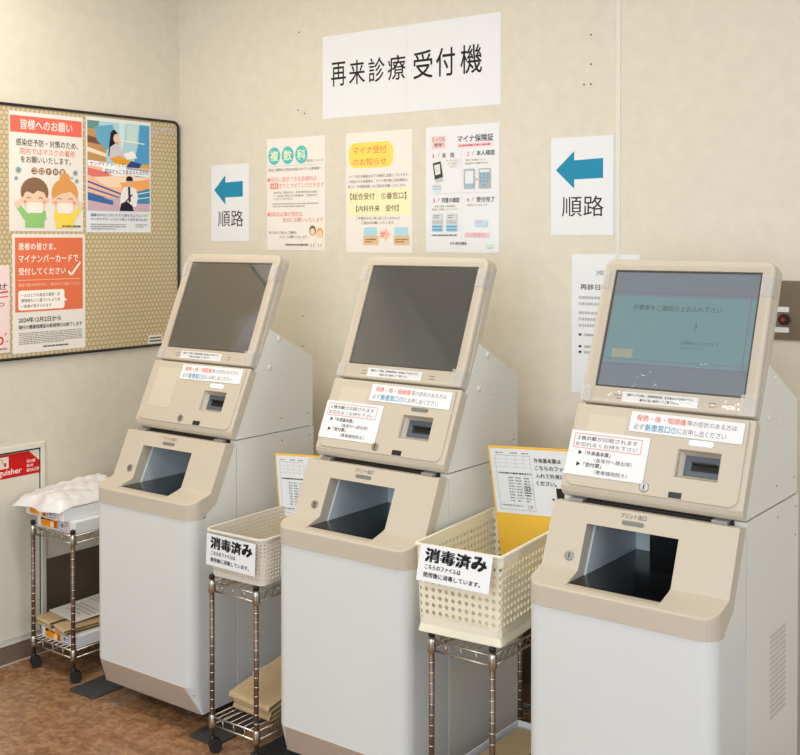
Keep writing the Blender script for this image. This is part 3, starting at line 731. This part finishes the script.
k0 = make_kiosk()
KP = [(.7078, -.4694), (1.5001, -.4809), (2.2973, -.5011)]
k0.location = (*KP[0], 0)
k1 = copy_tree(k0, None, (*KP[1], 0)); k2 = copy_tree(k0, None, (*KP[2], 0))
k0['label'] = 'beige and white touchscreen reception kiosk nearest the notice board, leftmost of three'
k1['label'] = 'middle one of three beige touchscreen reception kiosks, dark screen and white sticker beside its slot'
k2['label'] = 'beige touchscreen reception kiosk with lit cyan screen, closest to the camera'
def part(root, name):
    for c in [root]+kids(root):
        for g in kids(c):
            if g.name.split('.')[0] == name: return g
def under(root, name):
    c = [q for q in kids(root) if q.name.split('.')[0] == name]
    return c[0]
for i, k in enumerate((k0, k1, k2)):
    mon = under(k, 'monitor_housing'); mid = under(k, 'card_reader_unit'); fpl = under(mid, 'front_plate')
    # screen
    if i < 2:
        mb = MB().use(M['scroff']); mb.box(-.1795, .1830, -.3275, -.0345, -.0032, -.0026); mb.build('screen', mon, mx=FB)
    else:
        mb = MB().use(M['scrband']); mb.box(-.1795, .1830, -.3275, -.0345, -.0032, -.0026); s_ = mb.build('screen', mon, mx=FB); s_['label'] = 'lit cyan screen'
        pg = Page(.3625, .293); X = lambda u: u
        pg.poly([(.0, .20), (1, .20), (1, .80), (0, .80)], None, M['scron'])
        for v in (.175, .80): pg.poly([(0, v), (1, v), (1, v+.012), (0, v+.012)], None, M['scrline'])
        for v in (.205, .765): pg.poly([(.0, v), (1, v), (1, v+.006), (0, v+.006)], None, M['scrline'])
        for u in (.0, .96): pg.poly([(u, .175), (u+.008, .175), (u+.008, .81), (u, .81)], None, M['scrline'])
        pg.T('診察券をご確認の上お入れ下さい', .16, .285, .78, .335, m=M['scrtext'], bold=.02)
        pg.T('↑', .61, .42, .63, .50, m=M['scrtext'], bold=.01)
        pg.T('診察券はこの向きで', .535, .585, .79, .615, m=M['scrtext']); pg.T('入れて下さい', .535, .63, .70, .655, m=M['scrtext'])
        pg.poly([(.06, .68), (.21, .68), (.21, .755), (.06, .755)], None, M['scrbtn'])
        L0 = FB @ Matrix.Translation((-.1795, -.0345, -.0033))
        pg.art.build('screen_page', mon, mx=L0); pg.text.build('screen_lettering', mon, mx=L0)
    # lamp over the slot
    mb = MB().use(M['ledon'] if i != 1 else M['ledoff']); round_slab(mb, .078, .134, -.0725, -.0615, .005, .003, .0046, .0006); l_ = mb.build('indicator_lamp', fpl, mx=FM)
    if i != 1: l_['label'] = 'lit white indicator lamp'
    # upper sticker
    pg = Page(.272, .048)
    pg.T('発熱・咳・咽頭痛', .055, .13, .50, .44, (226,110,90), .02); pg.T('等の症状のある方は', .51, .15, .94, .42, (120,116,116))
    pg.T('必ず', .04, .58, .135, .88, (120,116,116)); pg.T('新患窓口①', .145, .56, .43, .90, (64,150,190), .025); pg.T('にお申し出ください', .44, .58, .86, .88, (120,116,116))
    mb = MB().use(M['paper']); mb.box(0, .272, -.048, 0, 0, .0006)
    L0 = FM @ Matrix.Translation((-.072, -.008, .0046)) @ Matrix.Rotation(math.radians(-.6 if i else .5), 4, 'Z')
    lb = mb.build('symptom_notice', fpl, mx=L0); pg.text.build('lettering', lb, mx=L0)
    # lower left sticker (middle and right kiosk)
    if i:
        pg = Page(.203, .108); bl = (48,46,46)
        pg.box(.055, .07, .91, .385, .008, (226,120,110), text=True)
        pg.T('２枚の紙', .09, .11, .34, .21, bl, .03); pg.T('が印刷されます', .35, .11, .86, .215, (90,86,86), .005); pg.T('お忘れなくお持ち下さい', .08, .255, .87, .35, (90,86,86), .005)
        pg.T('▶「外来基本票」', .14, .44, .55, .54, bl, .025); pg.T('（各受付へ提出用）', .36, .585, .83, .68, (90,86,86), .005)
        pg.T('▶「受付票」', .14, .70, .46, .80, bl, .025); pg.T('（患者様用控え）', .38, .84, .80, .935, (90,86,86), .005)
        mb = MB().use(M['paper']); mb.box(0, .203, -.108, 0, 0, .0006)
        L0 = FM @ Matrix.Translation((-.2175, -.068, .0046))
        lb = mb.build('slip_notice', fpl, mx=L0); pg.text.build('lettering', lb, mx=L0)

mb = MB().use(M['dark']); mb.cyl((HW-.0125, -.3125, .485), (1, -1, 0), .0035, .0025, 10); mb.build('scuff_mark', under(k0, 'front_panel'))
mb = MB().use(M['dark']); mb.cyl((HW-.012, -.305, .118), (1, -1, 0), .004, .004, 10); mb.build('scuff_mark', under(k0, 'front_panel'))

# charcoal base plates on the floor
def plate(x0, x1, y0, y1, label):
    mb = MB().use(M['plate']); r = rrect(x0, x1, y0, y1, .012)
    cx, cy = (x0+x1)/2, (y0+y1)/2
    mb.loft([[(x-cx, y-cy, z) for x, y in r] for z in (0, .005)]); o = mb.build('base_plate', bevel=.001); o.location = (cx, cy, 0)
    tag(o, label, 'base plate', 'charcoal plates under the kiosk feet')
plate(.352, .478, -.80, -.36, 'charcoal floor plate sticking out left of the leftmost kiosk, beside rack casters')
plate(.912, 1.028, -.797, -.36, 'charcoal floor plate between the left and middle kiosks, partly under a wire rack')
plate(1.140, 1.272, -.775, -.36, 'charcoal floor plate at the left foot of the middle kiosk')

# ------------------------------------------------------------------ wire racks
def make_rack(w, dep, name_label, H_=.485):
    t = thing('wire_rack', name_label, 'rack', group='narrow chrome wire racks')
    H = H_
    for x in (0, w):
        for y in (0, dep):
            mb = MB().use(M['postm']); mb.cyl((x, y, .044), (0, 0, 1), .0072, H-.044, 14); mb.use(M['ring'])
            z = .125
            while z < H-.05: mb.tube([(x, y, z-.0011), (x, y, z+.0011)], .0077, 12); z += .0256
            p_ = mb.build('post', t)
            mb = MB().use(M['rubber']); mb.tube([(x, y, H-.001), (x, y, H+.007), (x, y, H+.011)], [.0085, .0085, .005], 14); mb.build('post_cap', p_)
            # caster
            c = MB().use(M['rubber']); a = random.uniform(-.9, -.3); dx, dy = math.cos(a), math.sin(a); x0_, y0_ = x, y; x, y = x+.007, y+.014
            c.tube([(x-dx*.015, y-dy*.015-.010, .0185), (x-dx*.003, y-dy*.003-.010, .0185)], .0185, 22); c.tube([(x+dx*.004, y+dy*.004-.010, .0185), (x+dx*.015, y+dy*.015-.010, .0185)], .0185, 22)
            c.tube([(x, y-.010, .020), (x0_, y0_, .036), (x0_, y0_, .046)], [.009, .009, .008], 12)
            c.build('caster', t); x, y = x0_, y0_
    for zt in (.10, H-.012):
        mb = MB().use(M['chrome'])
        for z in (zt, zt-.024):
            for a, b in (((0, 0), (w, 0)), ((0, dep), (w, dep)), ((0, 0), (0, dep)), ((w, 0), (w, dep))): mb.tube([(a[0], a[1], z), (b[0], b[1], z)], .0026, 8)
        n = max(2, int(w/.022))
        for i in range(1, n): mb.tube([(w*i/n, 0, zt+.002), (w*i/n, dep, zt+.002)], .0017, 6)
        for y in (dep*.33, dep*.66): mb.tube([(0, y, zt-.002), (w, y, zt-.002)], .0026, 8)
        for y in (0, dep):
            k = 3
            for i in range(1, k+1):
                x = w*i/(k+1); mb.tube([(x-.004, y, zt), (x, y, zt-.012), (x, y, zt-.024)], .0018, 6)
        k = int(dep/.03)
        for x in (0, w):
            pth = []
            for i in range(k*2+1): pth.append((x, dep*i/(2*k), zt if i % 2 else zt-.024))
            mb.tube(pth, .0016, 6)
        sh = mb.build('wire_shelf', t)
        for x in (0, w):
            for y in (0, dep):
                mb = MB().use(M['chrome']); mb.tube([(x, y, zt-.03), (x, y, zt-.028), (x, y, zt+.004), (x, y, zt+.006)], [.0092, .0108, .0098, .0084], 14); mb.build('collar', sh)
    return t
r1 = make_rack(.218, .40, 'chrome wire rack with casters in the corner, carrying paper reams', .492); r1.location = (.089, -.745, 0)
r2 = make_rack(.174, .42, 'chrome wire rack with casters between left and middle kiosk, under the smaller basket', .497); r2.location = (1.040, -.818, 0)
r3 = copy_tree(r2, None, (1.806, -.818, 0)); r3['label'] = 'chrome wire rack between middle and right kiosk, under the ivory round-hole basket'

# ------------------------------------------------------------------ baskets
def cell_wall(mb, Pf, u0, u1, v0, v1, nu, nv, hole, k=8, rot=0, skip=None):
    """perforated patch; Pf(u,v)->xyz ; hole = radius as share of half cell"""
    du, dv = (u1-u0)/nu, (v1-v0)/nv
    for j in range(nv):
        for i in range(nu):
            cu, cv = u0+(i+.5)*du, v0+(j+.5)*dv
            if skip and skip(cu, cv):
                c = [(u0+i*du, v0+j*dv), (u0+(i+1)*du, v0+j*dv), (u0+(i+1)*du, v0+(j+1)*dv), (u0+i*du, v0+(j+1)*dv)]
                b = len(mb.v); mb.v += [Pf(*q) for q in c]; mb.face(range(b, b+4)); continue
            out, inn = [], []
            for q in range(k):
                a = 2*PI*q/k+rot; x, y = math.cos(a), math.sin(a); m_ = max(abs(x), abs(y))
                out.append((cu+x/m_*du/2, cv+y/m_*dv/2)); 
                s_ = min(du, dv)*.5*hole if not isinstance(hole, tuple) else None
                if s_: inn.append((cu+x*s_, cv+y*s_))
                else: inn.append((cu+x*du*.5*hole[0], cv+y*dv*.5*hole[1]))
            b = len(mb.v); mb.v += [Pf(*q) for q in out]+[Pf(*q) for q in inn]
            for q in range(k):
                r = (q+1) % k; mb.face((b+q, b+r, b+k+r, b+k+q))

def make_basket(W, D, H, inset, mat_, rcor, nH, bands, hole, k, pitch, label, flange):
    t = thing('plastic_basket', label, 'basket')
    # path around the plan; u = arc length
    def outline(z):
        i = inset*(1-z/H); return rrect(i, W-i, i, D-i, max(rcor-i*.3, .004), 5)
    base = rrect(0, W, 0, D, rcor, 5); n = len(base)
    cum = [0]
    for i in range(n):
        a, b = base[i], base[(i+1) % n]; cum.append(cum[-1]+math.dist(a, b))
    Lp = cum[-1]
    def Pf(u, z):
        u = u % Lp; o = outline(z)
        for i in range(n):
            if u <= cum[i+1]+1e-9:
                s_ = (u-cum[i])/max(cum[i+1]-cum[i], 1e-9); a, b = o[i], o[(i+1) % n]
                return (a[0]+(b[0]-a[0])*s_, a[1]+(b[1]-a[1])*s_, z)
    nu = int(round(Lp/pitch))
    mb = MB().use(mat_); z = 0
    for z0, z1, solid in bands:
        if solid:
            for i in range(nu):
                b = len(mb.v); mb.v += [Pf(Lp*i/nu, z0), Pf(Lp*(i+1)/nu, z0), Pf(Lp*(i+1)/nu, z1), Pf(Lp*i/nu, z1)]; mb.face(range(b, b+4))
        else:
            nv = max(1, int(round((z1-z0)/pitch))); cell_wall(mb, Pf, 0, Lp, z0, z1, nu, nv, hole, k)
    body = mb.build('basket_body', t, solid=.0022)
    mb = MB().use(mat_); o0 = outline(0)
    nb = len(o0); b = len(mb.v); mb.v += [(x, y, .001) for x, y in o0]; mb.face(range(b, b+nb)); mb.build('basket_floor', t, solid=.002)
    # rim
    def ringo(i, z): return [(x, y, z) for x, y in rrect(-i, W+i, -i, D+i, rcor+i, 5)]
    mb = MB().use(mat_); mb.loft([ringo(.000, H-.006), ringo(.006, H-.007), ringo(.0065, H-.002), ringo(.005, H), ringo(-.002, H), ringo(-.002, H-.006)], cap=False); mb.build('rim', t, bevel=.0008)
    if flange:
        mb = MB().use(mat_); mb.loft([[(x, y, 0) for x, y in rrect(inset-.005, W-inset+.005, inset-.005, D-inset+.005, .008, 5)], [(x, y, .003) for x, y in rrect(inset-.005, W-inset+.005, inset-.005, D-inset+.005, .008, 5)], [(x, y, .018) for x, y in rrect(inset-.001, W-inset+.001, inset-.001, D-inset+.001, .006, 5)]], cap=False); mb.build('foot_flange', t, solid=.0015)
    return t
b1 = make_basket(.215, .36, .133, .010, M['basket_a'], .022, 12, [(0, .012, True), (.012, .120, False), (.120, .128, True)], .62, 8, .0112, 'low off-white mesh basket labelled 消毒済み on the rack beside the left kiosk', False)
b1.location = (1.034, -.835, .5085); b1.rotation_euler = (0, 0, math.radians(1.5))
b2 = make_basket(.230, .41, .216, .007, M['basket_b'], .006, 8, [(0, .042, True), (.040, .190, False), (.190, .211, True)], .58, 16, .0187, 'tall ivory basket with round holes labelled 消毒済み, beside the right kiosk', True)
b2.location = (1.775, -.838, .5085); b2.rotation_euler = (0, 0, math.radians(4.8))
def sheet_curved(w, h, curl):
    def f(mb):
        n = 10; top = []
        for j in range(n+1):
            v = j/n; z = curl(v); top.append(z)
        rings = [[(0, -h*j/n, top[j]), (w, -h*j/n, top[j]), (w, -h*j/n, top[j]+.0006), (0, -h*j/n, top[j]+.0006)] for j in range(n+1)]
        mb.loft(rings)
    return f
def sign_for(b, x0, w, h, label, zt, yoff, rot, tilt=0):
    pg = Page(w, h); bl = (24,22,24)
    for i, c in enumerate('消毒済み'): pg.T(c, .09+.215*i, .09, .285+.215*i-0, .45, bl, .10)
    pg.T('こちらのファイルは', .10, .53, .60, .66, bl, .05); pg.T('使用後に消毒しています。', .09, .74, .88, .875, bl, .05)
    o = pg.put('basket_sign', Matrix.Translation((x0, yoff, zt)) @ frame((0, 0, 0), (1, 0, 0), (0, 0, 1)) @ Matrix.Rotation(rot, 4, 'Z') @ Matrix.Rotation(-tilt, 4, 'X'), paper=M['paper'], label=label, cat='sign', group='disinfected-file signs on the baskets')
    return o
sign_for(b1, 1.051, .190, .088, 'white 消毒済み sign on the front of the low mesh basket', .634, -.8465, math.radians(-.5), .04)
sign_for(b2, 1.797, .205, .085, 'white 消毒済み sign hanging on the front of the ivory round-hole basket', .7275, -.8500, math.radians(.8), .26)

# ------------------------------------------------------------------ folders
def folder(corners, label, form_only):
    TL, TR, BL = [Vector(c) for c in corners]
    X = (TR-TL).normalized(); Yd = (TL-BL); Y = (Yd-X*Yd.dot(X)).normalized()
    w = (TR-TL).length; h = Yd.length
    return frame(TL, X, Y), w, h
def make_folder(mx, w, h, sh, label, sheet_label):
    mb = MB().use(M['yellow']); mb.box(0, w, -h, 0, -.003, 0); o = mb.build('document_folder', bevel=.0008); o.matrix_world = mx
    tag(o, label, 'folder', 'yellow folders standing in the baskets')
    pg = Page(w-.012, sh); g = (150,148,148); bl = (30,28,28)
    pg.box(.05, .10, .43, .94, .003, g, text=True)
    pg.dashes(.06, .05, .14, .075, 1, g, .8, False); pg.dashes(.22, .05, .3, .075, 1, g, .8, False); pg.dashes(.34, .05, .42, .075, 1, g, .8, False)
    for v in (.16, .22, .28): pg.line([(.05, v), (.43, v)], .0018, g, text=True)
    for u in (.17, .27, .36): pg.line([(u, .10), (u, .28)], .0018, g, text=True)
    pg.dashes(.07, .36, .42, .39, 1, (80,78,78), .8, False)
    for u in (.17, .25, .34): pg.dashes(u, .42, u+.06, .82, 9, g)
    pg.dashes(.33, .55, .41, .72, 5, (90,88,88)); pg.box(.31, .52, .425, .76, .0018, g, text=True); pg.dashes(.07, .86, .3, .885, 1, g, .8, False); pg.dashes(.35, .85, .41, .92, 3, g)
    for i, s_ in enumerate(('外来基本票は', 'こちらのファイルに', '入れて外来にお持ち', 'ください。')): pg.T(s_, .47, .12+.115*i, .47+(.28, .45, .45, .21)[i], .19+.115*i, bl, .03)
    pg.poly([(.67, .56), (.79, .56), (.79, .72), (.85, .72), (.73, .90), (.61, .72), (.67, .72)], (48,40,36))
    s_ = pg.put('instruction_sheet', Matrix.Translation((.006, -.006, .0004)), paper=M['paper'], parent=o, art='arrow', label=None)
    s_['label'] = 'white printed sheet with form and arrow'
    return o
mx, w, h = folder(((1.764, -.500, .9085), (2.078, -.500, .9300), (1.812, -.465, .620)), '', 0)
make_folder(mx, .295, .36, .176, 'yellow folder with white instruction sheet standing in the ivory round-hole basket', '')
mx, w, h = folder(((.990, -.505, .7985), (1.305, -.505, .8215), (1.040, -.50, .60)), '', 0)
make_folder(mx, .275, .28, .185, 'yellow folder with white form sheet standing in the low mesh basket', '')

# ------------------------------------------------------------------ paper reams, bag, kraft bags
def ream(loc, rz, label, depth=.30, w=.212, h=.042):
    t = thing('paper_ream', label, 'paper ream', loc, rz, 'wrapped paper reams')
    mb = MB().use(M['paper']); mb.box(0, w, 0, depth, 0, h); mb.build('wrapped_paper', t, bevel=.003)
    pg = Page(w, h)
    pg.rect(.12, .12, .56, .86, (240,160,36)); pg.rect(.12, .12, .22, .34, (60,44,30)); pg.dashes(.25, .2, .4, .35, 1, (90,60,30), .9, False); pg.rect(.37, .4, .46, .82, (250,226,190)); pg.rect(.47, .3, .54, .8, (170,90,30)); pg.dashes(.14, .5, .34, .75, 2, (226,120,30))
    pg.box(.60, .2, .80, .82, .012, (140,140,150), text=True); pg.ell(.67, .5, .03, .18, (130,130,140)); pg.dashes(.71, .35, .79, .7, 2, (130,130,140)); pg.poly([(.83, .1), (.86, .1), (.89, .95), (.86, .95)], (240,180,190))
    mx = Matrix.Translation((0, -.0012, h)) @ frame((0, 0, 0), (1, 0, 0), (0, 0, 1))
    pg.art.build('brand_label', t, mx=mx); pg.text.build('lettering', t, mx=mx)
    return t
ream((.097, -.7345, .4830), 0, 'lower wrapped paper ream with orange label resting on top of the corner rack', w=.208)
ream((.066, -.757, .5252), math.radians(-1), 'wrapped paper ream with orange label on another ream, under the white film bag')
# crumpled white film bag
mb = MB().use(M['bag']); nx, ny = 44, 60
top = []; bot = []
random.seed(3)
ph = [random.uniform(0, 6) for _ in range(6)]
for j in range(ny+1):
    for i in range(nx+1):
        u, v = i/nx, j/ny
        x = .020+.26*u+.008*math.sin(9*v+ph[0])*(1-u); y = -.790+.36*v+.010*math.sin(11*u+ph[1])*(1-v)
        e = min(1, 7*min(u, 1-u))*min(1, 9*min(v, 1-v)); e = math.sin(e*PI/2)
        z = .5715+(.024+.006*math.sin(7*u+5*v+ph[2])+.004*math.sin(17*u-9*v+ph[3])+.004*abs(math.sin(23*v+8*u+ph[4]))-.004*abs(math.sin(16*u+13*v+ph[5]))+.003*abs(math.sin(30*u-21*v))+.012*v)*e
        z -= .012*(1-min(1, 6*v))+.008*max(0, 1-5*u)
        top.append((x, y, z)); bot.append((x, y, min(z-.001, .5695)))
b = 0; mb.v = top+bot; nn = (nx+1)*(ny+1)
for j in range(ny):
    for i in range(nx):
        k = j*(nx+1)+i; mb.face((k, k+1, k+nx+2, k+nx+1), True); mb.face((nn+k, nn+k+nx+1, nn+k+nx+2, nn+k+1), True)
for i in range(nx):
    mb.face((i, nn+i, nn+i+1, i+1), True); k = ny*(nx+1)+i; mb.face((k, k+1, nn+k+1, nn+k), True)
for j in range(ny):
    k = j*(nx+1); mb.face((k, k+nx+1, nn+k+nx+1, nn+k), True); k += nx; mb.face((k, nn+k, nn+k+nx+1, k+nx+1), True)
o = mb.build('film_bag'); o.data.transform(Matrix.Translation((-.08, .62, -.55))); o.location = (.08, -.62, .55)
tag(o, 'crumpled white film bag lying on top of the paper reams by the wall', 'bag')
# lower shelf of the corner rack
ream((.112, -.728, .1040), math.radians(-1), 'wrapped paper ream low in the corner rack beneath kraft bags', depth=.31, w=.195, h=.040)
def kraft_bag(loc, w, l, h, n, rz, label, mark=False, tilt=(0, 0)):
    """folded kraft paper bag: n layers looping round at the front"""
    t = thing('kraft_paper_bag', label, 'paper bag', loc, rz)
    th = h/n
    for q in range(n):
        z0 = q*th; r = th*.46; x0, x1 = .004*math.sin(q*2.3), w-.005*math.cos(q*1.7); yo = .010*math.sin(q*1.9+1)
        prof = []
        prof.append((l, z0+th*.94))
        for k in range(9):
            a = PI/2+k/8*PI; prof.append((yo+r+math.cos(a)*r, z0+th*.48+math.sin(a)*r))
        prof += [(l, z0+.001), (l, z0+.003)]
        for k in range(9):
            a = 1.5*PI-k/8*PI; prof.append((yo+r+math.cos(a)*(r-.0016), z0+th*.48+math.sin(a)*(r-.0016)))
        prof.append((l, z0+th*.94-.0016))
        mb = MB().use(M['kraft']); mb.prism(prof, x0, x1)
        for v_i, v in enumerate(mb.v): mb.v[v_i] = (v[0], v[1]+.006*math.sin(v[0]*40+q), v[2]+.0015*math.sin(v[0]*55+q)+tilt[0]*v[0]+tilt[1]*v[1])
        mb.build('paper_fold', t)
    return t
kraft_bag((.082, -.745, .1452), .10, .20, .024, 2, 0, 'folded kraft paper bag with open end at the left post of the corner rack')
kraft_bag((.192, -.748, .1452), .085, .22, .020, 2, math.radians(-6), 'small folded kraft paper bag end beside the orange ream label, corner rack')
pg = Page(.18, .29); pg.dashes(.1, .08, .7, .5, 8, (190,188,184)); pg.dashes(.15, .6, .9, .85, 4, (190,188,184)); pg.rect(.62, .3, .70, .36, (90,88,86))
pg.put('printed_sheet', Matrix.Translation((.112, -.385, .190)) @ Matrix.Rotation(math.radians(-8), 4, 'Z') @ Matrix.Rotation(math.radians(4), 4, 'X'), paper=M['paperw'], label='printed white sheet lying on the kraft bags in the corner rack', cat='paper')
# rack between left and middle kiosk
kb = kraft_bag((1.060, -.765, .1040), .158, .34, .056, 3, math.radians(-3), 'folded kraft bag with red and black mark on the rack beside the left kiosk', tilt=(0, .22))
pg = Page(.05, .03); pg.poly([(.0, .3), (.5, .0), (.55, .4), (.2, .7)], (30,28,28)); pg.poly([(.45, .45), (.9, .1), (.95, .7), (.6, .9)], (200,50,40)); pg.line([(.1, .9), (.9, .95)], .08, (30,28,28))
pg.art.build('printed_mark', kb, mx=Matrix.Translation((.105, .145, .0915)) @ Matrix.Rotation(.218, 4, 'X'))
t = thing('white_carton', 'low white carton behind the kraft bags on the rack beside the left kiosk', 'carton', (1.045, -.66, .104))
mb = MB().use(M['paper']); mb.box(-.004, .0, 0, .24, 0, .075); mb.box(-.004, .012, .0, .004, 0, .075); mb.build('carton_wall', t)
# rack between middle and right kiosk
t = thing('white_carton', 'white carton tray low on the rack beside the right kiosk', 'carton', (1.812, -.79, .104))
mb = MB().use(M['paper']); mb.box(0, .168, 0, .37, 0, .004); mb.box(0, .004, 0, .37, 0, .05); mb.box(.164, .168, 0, .37, 0, .05); mb.box(0, .168, .366, .37, 0, .05); mb.box(0, .168, 0, .004, 0, .04); mb.build('carton_tray', t)
kb = kraft_bag((1.823, -.775, .109), .145, .33, .034, 2, 0, 'kraft paper bag with black lettering lying in the white carton')
pg = Page(.03, .2)
pg.T('病院', .1, .05, .9, .35, (28,26,26), .03); pg.T('案内', .1, .45, .9, .75, (28,26,26), .03)
pg.text.build('lettering', kb, mx=Matrix.Translation((.105, .32, .0345)))

# cables behind the middle kiosk
for nm, m_, pts, lab in (('power_cable', 'cable_b', [(1.50, -.10, .02), (1.56, -.07, .045), (1.62, -.10, .03), (1.72, -.06, .05), (1.80, -.12, .006), (1.95, -.16, .006)], 'blue cable on the floor behind the middle kiosk'),
                         ('power_cable', 'cable_k', [(1.40, -.14, .006), (1.55, -.17, .007), (1.66, -.13, .007), (1.74, -.16, .007), (1.86, -.11, .007), (2.05, -.12, .007)], 'black cable on the floor behind the middle kiosk')):
    mb = MB().use(M[m_]); pp = []
    for i in range(len(pts)-1):
        for q in range(5):
            s_ = q/5; s2 = s_*s_*(3-2*s_); pp.append([pts[i][k]+(pts[i+1][k]-pts[i][k])*(s_ if k == 0 else s2) for k in range(3)])
    mb.tube(pp, .0045, 8); o = mb.build(nm); tag(o, lab, 'cable')

# ------------------------------------------------------------------ light
def area(name, loc, rot, sx, sy, power, col):
    l = bpy.data.lights.new(name, 'AREA'); l.shape = 'RECTANGLE'; l.size = sx; l.size_y = sy; l.energy = power; l.color = col
    o = bpy.data.objects.new(name, l); COL.objects.link(o); o.location = loc; o.rotation_euler = rot; return o
area('ceiling_light', (.75, -1.2, 2.58), (0, 0, 0), .9, .3, 17, (1, .90, .74))
area('ceiling_light', (2.1, -1.2, 2.58), (0, 0, 0), .9, .3, 7, (1, .93, .82))
area('ceiling_light', (1.9, -3.2, 2.58), (0, 0, 0), 2.4, .4, 24, (1, .97, .93))
area('window_daylight', (3.2, -5.0, 1.6), (math.radians(90), 0, math.radians(18)), 2.6, 1.8, 78, (.87, .94, 1))
area('side_window_daylight', (5.9, -1.9, 1.5), (math.radians(90), 0, math.radians(95)), 1.6, 1.6, 30, (.90, .95, 1))
w = bpy.data.worlds.new('room_world'); sc.world = w; w.use_nodes = True
w.node_tree.nodes['Background'].inputs[0].default_value = (.84, .93, 1, 1); w.node_tree.nodes['Background'].inputs[1].default_value = .46

# ------------------------------------------------------------------ camera
cam = bpy.data.cameras.new('camera'); co = bpy.data.objects.new('camera', cam); COL.objects.link(co)
yaw, roll, pitch = math.radians(36.8848), math.radians(.025), math.radians(.8268)
F = Vector((-math.sin(yaw)*math.cos(pitch), math.cos(yaw)*math.cos(pitch), -math.sin(pitch))); Rr = Vector((math.cos(yaw), math.sin(yaw), 0)); Uu = Rr.cross(F)
m = Matrix.Identity(4)
for i, a in enumerate((Rr, Uu, -F)):
    for k in range(3): m[k][i] = a[k]
m = Matrix.Translation((3.3658, -3.0252, 1.4643)) @ m @ Matrix.Rotation(0, 4, 'Z')
co.matrix_world = m
cam.sensor_width = 36; cam.lens = 1114.9093/800*36; cam.shift_y = (254.147-377.5)/800; cam.clip_start = .05
sc.camera = co
sc.view_settings.view_transform = 'Standard'; sc.view_settings.look = 'None'; sc.view_settings.gamma = 1; sc.view_settings.use_curve_mapping = False
sc.view_settings.exposure = 0.0
